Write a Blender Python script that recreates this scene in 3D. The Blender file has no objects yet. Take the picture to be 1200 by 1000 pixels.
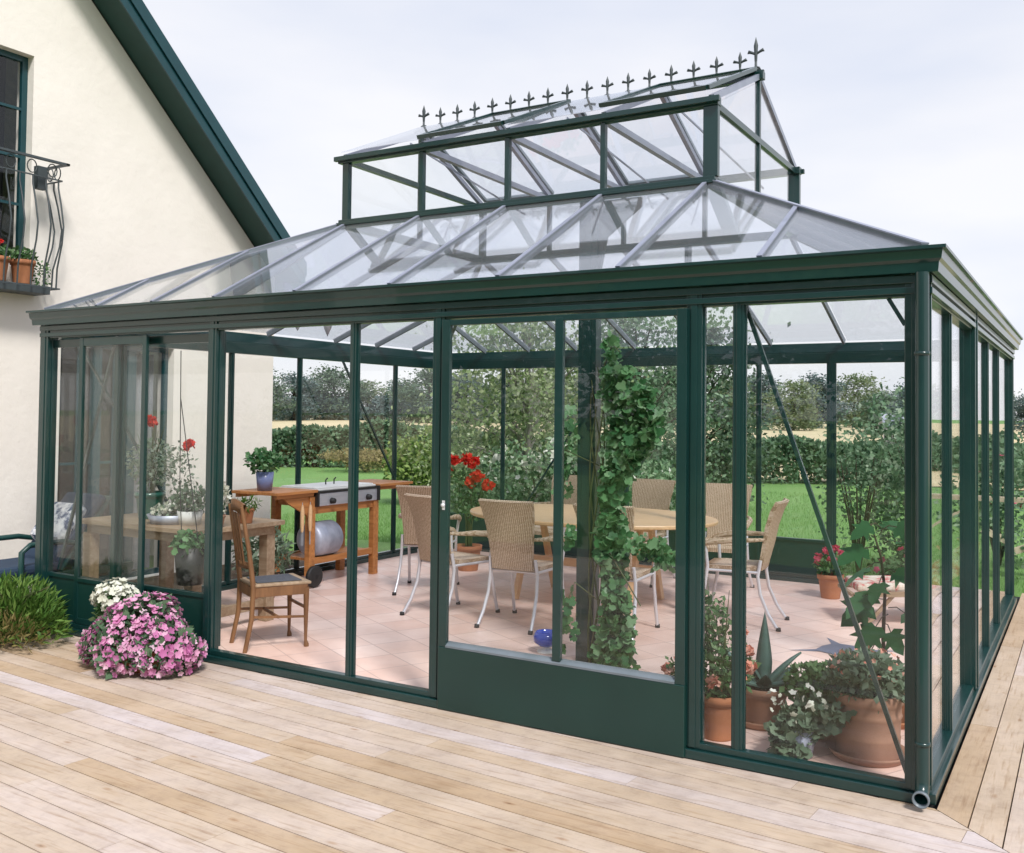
import bpy, math, random
import numpy as np
from mathutils import Vector, Matrix
rnd = random.Random(7)
rng = np.random.default_rng(11)
SC = bpy.context.scene
COL = SC.collection
R = math.radians
# ------------------------------------------------------------ camera
cam_d = bpy.data.cameras.new('camera')
cam = bpy.data.objects.new('camera', cam_d); COL.objects.link(cam)
yaw, pitch, roll = R(30.743), R(1.62), R(0.64)
fw = Vector((-math.sin(yaw)*math.cos(pitch), math.cos(yaw)*math.cos(pitch), math.sin(pitch)))
ri = Vector((math.cos(yaw), math.sin(yaw), 0)); up = ri.cross(fw)
r2 = ri*math.cos(roll) + up*math.sin(roll); u2 = up*math.cos(roll) - ri*math.sin(roll)
cam.matrix_world = Matrix(((r2.x, u2.x, -fw.x, .691), (r2.y, u2.y, -fw.y, -5.193), (r2.z, u2.z, -fw.z, 1.891), (0, 0, 0, 1)))
cam_d.sensor_width = 36; cam_d.lens = 1139.3/1200*36
cam_d.shift_y = -(500-452.6)/1200
cam_d.clip_start = .05; cam_d.clip_end = 3000
SC.camera = cam
# ------------------------------------------------------------ light
SUN_EL, SUN_AZ = R(50), R(128)      # azimuth clockwise from +Y
w = bpy.data.worlds.new('World'); SC.world = w; w.use_nodes = True
nt = w.node_tree; nt.nodes.clear()
def nn(t, ty, **k):
    n = t.nodes.new(ty)
    for a, b in k.items(): setattr(n, a, b)
    return n
sky = nn(nt, 'ShaderNodeTexSky', sky_type='NISHITA', sun_disc=False, sun_elevation=SUN_EL, sun_rotation=SUN_AZ)
hs = nn(nt, 'ShaderNodeHueSaturation'); hs.inputs['Saturation'].default_value = .5
tc = nn(nt, 'ShaderNodeTexCoord'); mp = nn(nt, 'ShaderNodeMapping'); mp.inputs['Scale'].default_value = (1, 1, 3.2)
noi = nn(nt, 'ShaderNodeTexNoise'); noi.inputs['Scale'].default_value = 2.4; noi.inputs['Detail'].default_value = 5; noi.inputs['Roughness'].default_value = .45
cr = nn(nt, 'ShaderNodeValToRGB'); cr.color_ramp.elements[0].position = .32; cr.color_ramp.elements[1].position = .68
cr.color_ramp.elements[0].color = (5.55, 6.0, 7.15, 1); cr.color_ramp.elements[1].color = (7.5, 7.5, 7.8, 1)
mx = nn(nt, 'ShaderNodeMix', data_type='RGBA'); mx.inputs[0].default_value = .86
bg = nn(nt, 'ShaderNodeBackground'); bg.inputs['Strength'].default_value = .1
wo = nn(nt, 'ShaderNodeOutputWorld')
L = nt.links.new
L(sky.outputs[0], hs.inputs['Color']); L(tc.outputs['Generated'], mp.inputs['Vector']); L(mp.outputs[0], noi.inputs['Vector'])
sx = nn(nt, 'ShaderNodeSeparateXYZ'); L(tc.outputs['Generated'], sx.inputs[0])
gm = nn(nt, 'ShaderNodeMath', operation='MULTIPLY_ADD'); gm.inputs[1].default_value = -.62; gm.inputs[2].default_value = .20; L(sx.outputs['Z'], gm.inputs[0])
ad = nn(nt, 'ShaderNodeMath', operation='ADD'); L(noi.outputs['Fac'], ad.inputs[0]); L(gm.outputs[0], ad.inputs[1])
L(ad.outputs[0], cr.inputs[0]); L(hs.outputs[0], mx.inputs[6]); L(cr.outputs[0], mx.inputs[7])
L(mx.outputs[2], bg.inputs['Color']); L(bg.outputs[0], wo.inputs['Surface'])
sd = bpy.data.lights.new('sun', 'SUN'); sd.energy = 2.9; sd.angle = R(11); sd.color = (1, .96, .92)
so = bpy.data.objects.new('sun', sd); COL.objects.link(so)
sdir = Vector((math.sin(SUN_AZ)*math.cos(SUN_EL), math.cos(SUN_AZ)*math.cos(SUN_EL), math.sin(SUN_EL)))
so.rotation_euler = sdir.to_track_quat('Z', 'Y').to_euler(); so.location = (6, -9, 12)
SC.view_settings.view_transform = 'Standard'; SC.view_settings.look = 'None'
SC.view_settings.exposure = .46; SC.view_settings.gamma = 1
SC.cycles.max_bounces = 10; SC.cycles.transparent_max_bounces = 40; SC.cycles.caustics_reflective = False
SC.cycles.use_denoising = True

# ------------------------------------------------------------ materials
def base_mat(name):
    m = bpy.data.materials.new(name); m.use_nodes = True
    t = m.node_tree; b = t.nodes['Principled BSDF']
    return m, t, b
def ramp(t, fac, cols):
    c = nn(t, 'ShaderNodeValToRGB'); e = c.color_ramp.elements
    while len(e) < len(cols): e.new(.5)
    for i, (p, col) in enumerate(cols): e[i].position = p; e[i].color = (*col, 1)
    t.links.new(fac, c.inputs[0]); return c.outputs[0]
def vec(t, scale=(1, 1, 1), rot=(0, 0, 0), src='Object', loc=(0, 0, 0)):
    a = nn(t, 'ShaderNodeTexCoord'); b = nn(t, 'ShaderNodeMapping')
    b.inputs['Scale'].default_value = scale; b.inputs['Rotation'].default_value = rot; b.inputs['Location'].default_value = loc
    t.links.new(a.outputs[src], b.inputs[0]); return b.outputs[0]
def noise(t, v, s, d=4, r=.5):
    n = nn(t, 'ShaderNodeTexNoise'); n.inputs['Scale'].default_value = s; n.inputs['Detail'].default_value = d; n.inputs['Roughness'].default_value = r
    t.links.new(v, n.inputs['Vector']); return n.outputs['Fac']
def bump(t, b, h, st=.3, dist=.01):
    n = nn(t, 'ShaderNodeBump'); n.inputs['Strength'].default_value = st; n.inputs['Distance'].default_value = dist
    t.links.new(h, n.inputs['Height']); t.links.new(n.outputs[0], b.inputs['Normal'])
def mix(t, f, a, b, mode='MIX'):
    n = nn(t, 'ShaderNodeMix', data_type='RGBA', blend_type=mode)
    for s, v in ((0, f), (6, a), (7, b)):
        if isinstance(v, (int, float)): n.inputs[s].default_value = v
        elif isinstance(v, tuple): n.inputs[s].default_value = (*v, 1)
        else: t.links.new(v, n.inputs[s])
    return n.outputs[2]
def simple(name, c1, c2=None, rough=.5, ns=6, bs=0, bd=.004, stretch=(1, 1, 1), metal=0, coat=0, spec=.5, det=5):
    m, t, b = base_mat(name); c2 = c2 or tuple(x*.8 for x in c1)
    v = vec(t, stretch); f = noise(t, v, ns, det)
    t.links.new(ramp(t, f, [(.3, c2), (.7, c1)]), b.inputs['Base Color'])
    b.inputs['Roughness'].default_value = rough; b.inputs['Metallic'].default_value = metal; b.inputs['Coat Weight'].default_value = coat
    b.inputs['Specular IOR Level'].default_value = spec
    if bs: bump(t, b, noise(t, v, ns*5, 6, .6), bs, bd)
    return m
def leafy(name, cols, trans=.25, rough=.55, ns=1.2):
    m, t, b = base_mat(name)
    g = nn(t, 'ShaderNodeNewGeometry'); f = noise(t, vec(t), ns, 3)
    mth = nn(t, 'ShaderNodeMath', operation='MULTIPLY_ADD'); t.links.new(g.outputs['Random Per Island'], mth.inputs[0]); mth.inputs[1].default_value = .55
    m2 = nn(t, 'ShaderNodeMath', operation='MULTIPLY'); t.links.new(f, m2.inputs[0]); m2.inputs[1].default_value = .45
    t.links.new(m2.outputs[0], mth.inputs[2])
    n = len(cols); c = ramp(t, mth.outputs[0], [(.12 + .75*i/max(1, n-1), x) for i, x in enumerate(cols)])
    t.links.new(c, b.inputs['Base Color']); b.inputs['Roughness'].default_value = rough; b.inputs['Specular IOR Level'].default_value = .3
    tr = nn(t, 'ShaderNodeBsdfTranslucent'); t.links.new(c, tr.inputs[0])
    ms = nn(t, 'ShaderNodeMixShader'); ms.inputs[0].default_value = trans
    o = t.nodes['Material Output']; t.links.new(b.outputs[0], ms.inputs[1]); t.links.new(tr.outputs[0], ms.inputs[2]); t.links.new(ms.outputs[0], o.inputs[0])
    return m
def glassm(name, tint=(.985, .99, .99), f0=.025, spread=.0, haze=0.0):
    m = bpy.data.materials.new(name); m.use_nodes = True; t = m.node_tree; t.nodes.clear()
    lw = nn(t, 'ShaderNodeLayerWeight'); lw.inputs['Blend'].default_value = .5
    p = nn(t, 'ShaderNodeMath', operation='POWER'); p.inputs[1].default_value = 5; t.links.new(lw.outputs['Facing'], p.inputs[0])
    a = nn(t, 'ShaderNodeMath', operation='MULTIPLY_ADD', use_clamp=True); a.inputs[1].default_value = 1-f0; a.inputs[2].default_value = f0; t.links.new(p.outputs[0], a.inputs[0])
    tr = nn(t, 'ShaderNodeBsdfTransparent'); tr.inputs[0].default_value = (*tint, 1)
    gl = nn(t, 'ShaderNodeBsdfGlossy'); gl.inputs['Roughness'].default_value = spread; gl.inputs[0].default_value = (1, 1, 1, 1)
    n1 = noise(t, vec(t), .9, 2); bp = nn(t, 'ShaderNodeBump'); bp.inputs['Strength'].default_value = .08; bp.inputs['Distance'].default_value = .02
    t.links.new(n1, bp.inputs['Height']); t.links.new(bp.outputs[0], gl.inputs['Normal'])
    ms = nn(t, 'ShaderNodeMixShader'); o = nn(t, 'ShaderNodeOutputMaterial')
    t.links.new(a.outputs[0], ms.inputs[0]); t.links.new(tr.outputs[0], ms.inputs[1]); t.links.new(gl.outputs[0], ms.inputs[2])
    out = ms.outputs[0]
    if haze:
        df = nn(t, 'ShaderNodeBsdfDiffuse'); df.inputs[0].default_value = (.8, .82, .88, 1)
        tl = nn(t, 'ShaderNodeBsdfTranslucent'); tl.inputs[0].default_value = (.88, .9, .95, 1); m4 = nn(t, 'ShaderNodeMixShader')
        t.links.new(df.outputs[0], m4.inputs[1]); t.links.new(tl.outputs[0], m4.inputs[2])
        m3 = nn(t, 'ShaderNodeMixShader'); m3.inputs[0].default_value = haze
        t.links.new(out, m3.inputs[1]); t.links.new(m4.outputs[0], m3.inputs[2]); out = m3.outputs[0]
    t.links.new(out, o.inputs[0]); return m
M = {}
M['green'] = simple('painted_green_aluminium', (.005, .036, .034), (.004, .028, .027), rough=.3, ns=3, spec=.5, coat=.35)
M['green2'] = simple('dark_green_panel', (.005, .036, .030), (.004, .029, .025), rough=.4, ns=2, coat=.1)
M['innerbar'] = simple('grey_green_bar', (.17, .20, .23), (.13, .16, .18), rough=.4)
M['cap'] = simple('grey_glazing_cap', (.33, .35, .44), (.26, .28, .36), rough=.4, metal=.2)
M['glass'] = glassm('window_glass'); M['roofglass'] = glassm('roof_glass', (.97, .98, 1.0), .09, .03, .06)
M['doorglass'] = glassm('door_glass', (.98, .99, .985), .025, .0, .0)
def deckmat():
    m, t, b = base_mat('pale_deck_boards')
    at = nn(t, 'ShaderNodeAttribute'); at.attribute_name = 'tone'; at.attribute_type = 'GEOMETRY'
    uv = nn(t, 'ShaderNodeAttribute'); uv.attribute_name = 'grain'; uv.attribute_type = 'GEOMETRY'
    mp = nn(t, 'ShaderNodeMapping'); mp.inputs['Scale'].default_value = (2.0, 24, 1); t.links.new(uv.outputs['Vector'], mp.inputs[0])
    g = noise(t, mp.outputs[0], 1.6, 8, .62)
    w2 = nn(t, 'ShaderNodeMapping'); w2.inputs['Scale'].default_value = (.9, 5, 1); t.links.new(uv.outputs['Vector'], w2.inputs[0])
    g2 = noise(t, w2.outputs[0], 1.4, 3)
    toneR = ramp(t, at.outputs['Fac'], [(0, (.48, .36, .245)), (.2, (.535, .425, .315)), (.5, (.56, .465, .375)), (.78, (.585, .50, .445)), (1, (.60, .54, .54))])
    gr = ramp(t, g, [(.25, (.62, .53, .46)), (.38, (.86, .81, .76)), (.5, (1.0, 1.0, 1.0)), (.62, (.95, .93, .92)), (.75, (1.02, 1.02, 1.04))])
    c = mix(t, 1.0, toneR, gr, 'MULTIPLY')
    c = mix(t, .55, c, ramp(t, g2, [(.3, (.86, .80, .70)), (.65, (1.04, 1.03, 1.03))]), 'MULTIPLY')
    vo = nn(t, 'ShaderNodeTexVoronoi'); vo.inputs['Scale'].default_value = 1
    mk = nn(t, 'ShaderNodeMapping'); mk.inputs['Scale'].default_value = (2.9, 7.5, 1); t.links.new(uv.outputs['Vector'], mk.inputs[0]); t.links.new(mk.outputs[0], vo.inputs['Vector'])
    kn = ramp(t, vo.outputs['Distance'], [(.02, (.28, .17, .10)), (.055, (.72, .58, .45)), (.13, (1, 1, 1))])
    c = mix(t, .75, c, kn, 'MULTIPLY')
    st = noise(t, vec(t), 1.1, 5, .6); c = mix(t, 1, c, ramp(t, st, [(.3, (.78, .75, .72)), (.5, (.97, .96, .95)), (.6, (1.02, 1.02, 1.04))]), 'MULTIPLY')
    f3 = noise(t, vec(t, (1, 1, 1)), 9, 7, .75); c = mix(t, 1, c, ramp(t, f3, [(.34, (.86, .84, .84)), (.5, (1, 1, 1)), (.66, (1.05, 1.04, 1.02))]), 'MULTIPLY')
    t.links.new(c, b.inputs['Base Color']); b.inputs['Roughness'].default_value = .62
    bump(t, b, g, .35, .003); return m
M['deck'] = deckmat()
def tilemat():
    m, t, b = base_mat('terracotta_floor_tiles')
    v = vec(t, (1, 1, 1), (0, 0, R(28)))
    br = nn(t, 'ShaderNodeTexBrick'); br.offset = 0; br.inputs['Scale'].default_value = 1; br.inputs['Brick Width'].default_value = .36; br.inputs['Row Height'].default_value = .36
    br.inputs['Mortar Size'].default_value = .006; br.inputs['Mortar Smooth'].default_value = .3; br.inputs['Bias'].default_value = 0
    br.inputs['Color1'].default_value = (.80, .58, .49, 1); br.inputs['Color2'].default_value = (.88, .70, .62, 1); br.inputs['Mortar'].default_value = (.60, .44, .38, 1)
    t.links.new(v, br.inputs['Vector'])
    c = mix(t, 1, br.outputs['Color'], ramp(t, noise(t, v, 2.2, 6, .6), [(.3, (.86, .80, .78)), (.7, (1.04, 1.04, 1.05))]), 'MULTIPLY')
    t.links.new(c, b.inputs['Base Color'])
    t.links.new(ramp(t, noise(t, v, 5, 4), [(.3, (.3,)*3), (.7, (.5,)*3)]), b.inputs['Roughness'])
    bump(t, b, br.outputs['Fac'], -.3, .003); return m
M['tile'] = tilemat()
M['stucco'] = simple('cream_render', (.85, .80, .735), (.80, .75, .685), rough=.92, ns=1.6, bs=.5, bd=.012, det=9)
M['rooftile'] = simple('roof_tile', (.10, .07, .06), (.05, .04, .04), rough=.7, ns=8, bs=.5, bd=.02)
M['verge'] = simple('teal_painted_board', (.008, .055, .066), (.006, .045, .055), rough=.3, ns=4)
M['soffit'] = simple('green_soffit', (.010, .05, .042), rough=.6)
M['iron'] = simple('wrought_iron', (.06, .075, .08), (.04, .05, .055), rough=.5)
M['dark'] = simple('dark_interior', (.012, .014, .016), rough=.8)
M['terra'] = simple('terracotta', (.46, .19, .085), (.36, .14, .065), rough=.8, ns=7, bs=.3)
M['terra_old'] = simple('aged_terracotta', (.40, .215, .145), (.27, .15, .095), rough=.85, ns=5, bs=.4)
M['bluepot'] = simple('glazed_blue', (.20, .24, .44), (.14, .18, .36), rough=.3, coat=.4)
M['cobalt'] = simple('cobalt_glass', (.012, .06, .45), (.01, .04, .32), rough=.12, coat=.6)
M['blackpot'] = simple('black_plastic', (.02, .022, .022), rough=.5)
M['greenpot'] = simple('green_glaze', (.02, .14, .10), rough=.3, coat=.3)
M['soil'] = simple('potting_soil', (.05, .035, .022), (.02, .014, .01), rough=.95, ns=30, bs=.8, bd=.01)
M['earth'] = simple('garden_earth', (.12, .085, .05), (.06, .045, .03), rough=.95, ns=6, bs=.8, bd=.03)
M['alu'] = simple('aluminium_tube', (.72, .72, .75), (.62, .62, .66), rough=.35, metal=.35)
M['white'] = simple('white_paint', (.8, .8, .78), (.72, .72, .7), rough=.5)
M['steel'] = simple('brushed_steel', (.62, .64, .70), (.50, .52, .58), rough=.35, metal=.5, ns=20, stretch=(1, .1, 1))
M['galv'] = simple('galvanised_metal', (.50, .53, .62), (.32, .35, .44), rough=.5, metal=.4, ns=9)
M['stem'] = simple('green_stem', (.08, .13, .04), (.10, .09, .04), rough=.7)
M['bark'] = simple('bark', (.11, .085, .06), (.05, .04, .03), rough=.9, ns=10, bs=.7, bd=.02, stretch=(1, 1, .25))
M['birchbark'] = simple('pale_bark', (.42, .40, .36), (.12, .10, .09), rough=.8, ns=7, bs=.4, stretch=(1, 1, .4))
M['rubber'] = simple('black_rubber', (.02, .02, .02), rough=.6)
M['chipblue'] = simple('slate_blue_tile', (.16, .18, .26), (.12, .14, .2), rough=.45)
def wood(name, c1, c2, sc=(1, 14, 14), rough=.5, coat=0):
    m, t, b = base_mat(name); v = vec(t, sc); g = noise(t, v, 2.2, 7, .6)
    t.links.new(ramp(t, g, [(.3, c2), (.68, c1)]), b.inputs['Base Color']); b.inputs['Roughness'].default_value = rough; b.inputs['Coat Weight'].default_value = coat
    bump(t, b, g, .25, .003); return m
M['teak'] = wood('oiled_orange_wood', (.55, .24, .075), (.34, .13, .04), coat=.15)
M['teakx'] = wood('oiled_orange_wood_x', (.55, .24, .075), (.34, .13, .04), (14, 1, 14))
M['tabletop'] = wood('honey_tabletop', (.72, .48, .27), (.62, .39, .20), (1.2, 10, 10), .4, .1)
M['oldwood'] = wood('aged_chair_wood', (.26, .13, .055), (.13, .06, .025), (6, 6, 1))
M['greywood'] = wood('weathered_table_wood', (.40, .30, .20), (.26, .17, .10), (1, 14, 14), .6)
M['fence'] = wood('bleached_fence_wood', (.62, .53, .40), (.45, .37, .26), (1, 9, 9), .7)
M['slate'] = simple('dark_woven_seat', (.075, .085, .105), (.05, .055, .07), rough=.7, ns=40, bs=.4)
def wicker():
    m, t, b = base_mat('woven_wicker')
    v = vec(t); wv = nn(t, 'ShaderNodeTexWave', bands_direction='X'); wv.inputs['Scale'].default_value = 17; wv.inputs['Distortion'].default_value = 3; wv.inputs['Detail Scale'].default_value = 4
    wz = nn(t, 'ShaderNodeTexWave', bands_direction='Z'); wz.inputs['Scale'].default_value = 26; wz.inputs['Distortion'].default_value = 1.2
    t.links.new(v, wv.inputs[0]); t.links.new(v, wz.inputs[0])
    h = mix(t, 1, wv.outputs['Color'], wz.outputs['Color'], 'MULTIPLY')
    t.links.new(ramp(t, h, [(.02, (.30, .20, .12)), (.22, (.55, .41, .28)), (.8, (.76, .62, .48))]), b.inputs['Base Color'])
    b.inputs['Roughness'].default_value = .6; bump(t, b, h, .7, .008); return m
M['wicker'] = wicker()
def cushion(name, a, bcol, c):
    m, t, b = base_mat(name); v = vec(t); vo = nn(t, 'ShaderNodeTexVoronoi'); vo.inputs['Scale'].default_value = 9; t.links.new(v, vo.inputs[0])
    f = noise(t, v, 9, 5, .7)
    c1 = ramp(t, f, [(.42, a), (.5, bcol), (.6, c)])
    t.links.new(c1, b.inputs['Base Color']); b.inputs['Roughness'].default_value = .9; bump(t, b, noise(t, v, 60, 2), .2, .003); return m
M['floralred'] = cushion('red_floral_cloth', (.55, .06, .08), (.62, .52, .42), (.72, .66, .58))
M['floralblue'] = cushion('blue_white_cloth', (.05, .08, .16), (.55, .57, .62), (.75, .75, .76))
M['navy'] = simple('navy_cushion', (.02, .045, .085), (.014, .03, .06), rough=.85, ns=5, bs=.2)
M['teal'] = simple('dark_green_plastic', (.008, .05, .045), rough=.4)
M['curtain'] = simple('pale_curtain', (.30, .31, .32), (.16, .17, .19), rough=.9, ns=3, stretch=(1, 5, .2))
M['redroof'] = simple('red_roof_tiles', (.42, .14, .10), (.32, .10, .08), rough=.8)
# foliage
M['far'] = leafy('far_tree_leaves', [(.06, .11, .075), (.10, .16, .10), (.16, .22, .13)])
M['farblue'] = leafy('far_conifer_leaves', [(.07, .12, .12), (.11, .165, .155), (.15, .21, .19)])
M['farlight'] = leafy('far_light_leaves', [(.12, .18, .09), (.18, .24, .12), (.26, .30, .16)])
M['birch'] = leafy('birch_leaves', [(.12, .20, .08), (.21, .30, .12), (.36, .42, .22), (.56, .60, .44)], .35)
M['hedge'] = leafy('hedge_leaves', [(.06, .13, .075), (.10, .185, .10), (.17, .25, .14)])
M['shrub'] = leafy('garden_shrub_leaves', [(.07, .15, .07), (.12, .23, .11), (.22, .34, .18), (.38, .46, .32)])
M['greyshrub'] = leafy('grey_green_shrub', [(.07, .15, .085), (.12, .22, .12), (.21, .32, .19), (.38, .46, .34)], .3)
M['yellowshrub'] = leafy('yellow_green_leaves', [(.08, .16, .03), (.18, .28, .06), (.30, .38, .12)])
M['vine'] = leafy('vine_leaves', [(.02, .09, .03), (.06, .18, .065), (.14, .30, .12), (.32, .46, .28)], .25, .4)
M['pothos'] = leafy('pot_foliage', [(.03, .08, .025), (.06, .15, .05), (.14, .26, .10), (.30, .42, .24)])
M['greyleaf'] = leafy('grey_green_foliage', [(.07, .12, .07), (.15, .22, .14), (.28, .36, .26)])
M['variegated'] = leafy('variegated_foliage', [(.10, .17, .10), (.30, .38, .28), (.55, .60, .50)])
M['agave'] = leafy('agave_leaves', [(.06, .12, .10), (.09, .17, .14), (.14, .24, .20)], .05, .4, 4)
M['fig'] = leafy('fig_leaves', [(.015, .065, .025), (.03, .11, .04), (.07, .18, .08)], .25, .45)
M['fern'] = leafy('feathery_green', [(.05, .13, .02), (.11, .22, .04), (.22, .33, .08)], .3)
M['ferndry'] = leafy('dry_feathery', [(.14, .13, .04), (.25, .20, .08), (.30, .26, .10)], .3)
M['grass'] = leafy('lawn_blades', [(.10, .23, .05), (.15, .30, .07), (.22, .37, .12)], .3)
M['petunia'] = leafy('pink_petals', [(.38, .09, .26), (.62, .22, .44), (.76, .40, .58), (.86, .66, .76)], .25, .6, 5)
M['whiteflower'] = leafy('white_petals', [(.62, .64, .50), (.80, .80, .74)], .2, .6, 5)
M['redflower'] = leafy('red_petals', [(.55, .012, .012), (.75, .03, .02), (.82, .10, .05)], .2, .5, 5)
M['pinkflower'] = leafy('rose_petals', [(.60, .05, .14), (.78, .16, .27)], .2, .5, 5)
M['orangeflower'] = leafy('salmon_petals', [(.70, .20, .13), (.80, .38, .28), (.82, .52, .42)], .2, .5, 5)
def lawnmat():
    m, t, b = base_mat('mown_lawn'); v = vec(t)
    c = mix(t, .5, ramp(t, noise(t, v, .35, 6, .6), [(.3, (.12, .26, .06)), (.7, (.19, .34, .09))]), ramp(t, noise(t, v, 14, 5, .7), [(.3, (.09, .21, .04)), (.7, (.21, .37, .11))]))
    t.links.new(c, b.inputs['Base Color']); b.inputs['Roughness'].default_value = .9; bump(t, b, noise(t, v, 22, 4, .7), .9, .04); return m
M['lawn'] = lawnmat()
M['field'] = simple('ripe_field', (.62, .52, .33), (.50, .42, .24), rough=.95, ns=.4)

# ------------------------------------------------------------ mesh helpers
class MB:
    def __init__(s): s.v = []; s.f = []; s.sm = []
    def add(s, vs, fs, smooth=False):
        o = len(s.v); s.v += [tuple(x) for x in vs]; s.f += [tuple(i+o for i in f) for f in fs]; s.sm += [smooth]*len(fs); return s
    def box(s, x0, x1, y0, y1, z0, z1):
        return s.add([(x0,y0,z0),(x1,y0,z0),(x1,y1,z0),(x0,y1,z0),(x0,y0,z1),(x1,y0,z1),(x1,y1,z1),(x0,y1,z1)],
                     [(0,3,2,1),(4,5,6,7),(0,1,5,4),(1,2,6,5),(2,3,7,6),(3,0,4,7)])
    def bar(s, p, q, w_=.04, h=.04, upv=(0, 0, 1)):
        p, q = Vector(p), Vector(q); d = (q-p).normalized(); u = Vector(upv)
        if abs(d.dot(u)) > .99: u = Vector((0, 1, 0))
        sd_ = d.cross(u).normalized(); u = sd_.cross(d)
        a, b_ = sd_*w_/2, u*h/2
        vs = [p-a-b_, p+a-b_, p+a+b_, p-a+b_, q-a-b_, q+a-b_, q+a+b_, q-a+b_]
        return s.add(vs, [(0,3,2,1),(4,5,6,7),(0,1,5,4),(1,2,6,5),(2,3,7,6),(3,0,4,7)])
    def tube(s, pts, r, n=8, caps=True):
        pts = [Vector(p) for p in pts]; rs = r if isinstance(r, (list, tuple)) else [r]*len(pts)
        rings = []; prev = None
        for i, p in enumerate(pts):
            d = (pts[min(i+1, len(pts)-1)]-pts[max(i-1, 0)]).normalized()
            ref = prev if prev is not None else (Vector((1, 0, 0)) if abs(d.x) < .9 else Vector((0, 1, 0)))
            a = (ref - d*ref.dot(d)).normalized(); b_ = d.cross(a); prev = a
            rings.append([p + (a*math.cos(2*math.pi*k/n)+b_*math.sin(2*math.pi*k/n))*rs[i] for k in range(n)])
        vs = [v for r_ in rings for v in r_]; fs = []
        for i in range(len(pts)-1):
            for k in range(n): fs.append((i*n+k, i*n+(k+1) % n, (i+1)*n+(k+1) % n, (i+1)*n+k))
        s.add(vs, fs, True)
        if caps:
            s.add(rings[0], [tuple(range(n-1, -1, -1))]); s.add(rings[-1], [tuple(range(n))])
        return s
    def lathe(s, prof, c=(0, 0, 0), n=28, axis='z'):
        vs = []
        for r_, z in prof:
            for k in range(n):
                a = 2*math.pi*k/n; x, y = r_*math.cos(a), r_*math.sin(a)
                vs.append((c[0]+x, c[1]+y, c[2]+z) if axis == 'z' else ((c[0]+x, c[1]+z, c[2]+y) if axis == 'y' else (c[0]+z, c[1]+x, c[2]+y)))
        fs = [(i*n+k, i*n+(k+1) % n, (i+1)*n+(k+1) % n, (i+1)*n+k) for i in range(len(prof)-1) for k in range(n)]
        return s.add(vs, fs, True)
    def prism(s, poly, d):
        n = len(poly); poly = [Vector(p) for p in poly]; d = Vector(d)
        return s.add(poly+[p+d for p in poly], [tuple(range(n-1, -1, -1)), tuple(range(n, 2*n))]+[(i, (i+1) % n, n+(i+1) % n, n+i) for i in range(n)])
    def build(s, name, m, parent=None, bev=0):
        me = bpy.data.meshes.new(name); me.from_pydata(s.v, [], s.f); me.materials.append(m)
        me.polygons.foreach_set('use_smooth', s.sm); me.update()
        o = bpy.data.objects.new(name, me); COL.objects.link(o)
        if parent: o.parent = parent
        if bev:
            b_ = o.modifiers.new('bevel', 'BEVEL'); b_.width = bev; b_.segments = 2; b_.limit_method = 'ANGLE'
        return o
def tag(o, label=None, cat=None, group=None, kind=None):
    if label: o['label'] = label
    if cat: o['category'] = cat
    if group: o['group'] = group
    if kind: o['kind'] = kind
    return o
def thing(name, loc, label, cat, rz=0, group=None):
    o = bpy.data.objects.new(name, None); COL.objects.link(o); o.location = loc; o.rotation_euler = (0, 0, rz); o.empty_display_size = .1
    return tag(o, label, cat, group)
def copy_tree(root, loc, rz, label, group=None, scale=None):
    r = root.copy(); COL.objects.link(r); r.location = loc; r.rotation_euler = (0, 0, rz)
    if scale: r.scale = scale
    r['label'] = label
    if group: r['group'] = group
    for ch in list(root.children):
        c = ch.copy(); COL.objects.link(c); c.parent = r
        for g in ch.children:
            d = g.copy(); COL.objects.link(d); d.parent = c
    return r
# templates for scattered leaves: (verts, faces) in xy plane, stem at origin, length 1 along y
def T(vs, fs): return np.array(vs, float), fs
LEAF = T([(0,0,0),(.32,.45,.05),(0,1,0),(-.32,.45,.05)], [(0,1,2,3)])
NARROW = T([(0,0,0),(.10,.45,.02),(0,1,-.1),(-.10,.45,.02)], [(0,1,2,3)])
BLADE = T([(-.05,0,0),(.05,0,0),(.0,1,0)], [(0,1,2)])
IVY = T([(0,.08,0),(.30,-.05,.03),(.50,.28,-.03),(.28,.45,.04),(.34,.75,-.02),(0,1,-.05),(-.34,.75,-.02),(-.28,.45,.04),(-.50,.28,-.03),(-.30,-.05,.03),(0,.45,-.04)],
        [(0,1,2,3,10),(10,3,4,5),(10,5,6,7),(0,10,7,8,9)])
FIG = T([(0,0,0),(.18,-.06,.02),(.48,.12,-.04),(.30,.26,.03),(.60,.56,-.06),(.27,.50,.03),(.22,.78,.0),(0,1.05,-.08),(-.22,.78,0),(-.27,.50,.03),(-.60,.56,-.06),(-.30,.26,.03),(-.48,.12,-.04),(-.18,-.06,.02),(0,.4,-.03)],
        [(0,1,2,3,14),(14,3,4,5),(14,5,6,7),(14,7,8,9),(14,9,10,11),(0,14,11,12,13)])
def flower_t(n=5, cup=.16):
    vs = [(0, 0, -.1)]; fs = []; q = 3*n
    for k in range(q):
        a = 2*math.pi*k/q; j = k % 3; r_ = (.36, .50, .50)[j]; vs.append((r_*math.cos(a), r_*math.sin(a), cup*(.5, 1, .85)[j]))
    for k in range(q): fs.append((0, 1+k, 1+(k+1) % q))
    return T(vs, fs)
FLOWER = flower_t()
def unit(a): return a/np.maximum(np.linalg.norm(a, axis=1, keepdims=True), 1e-9)
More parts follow.
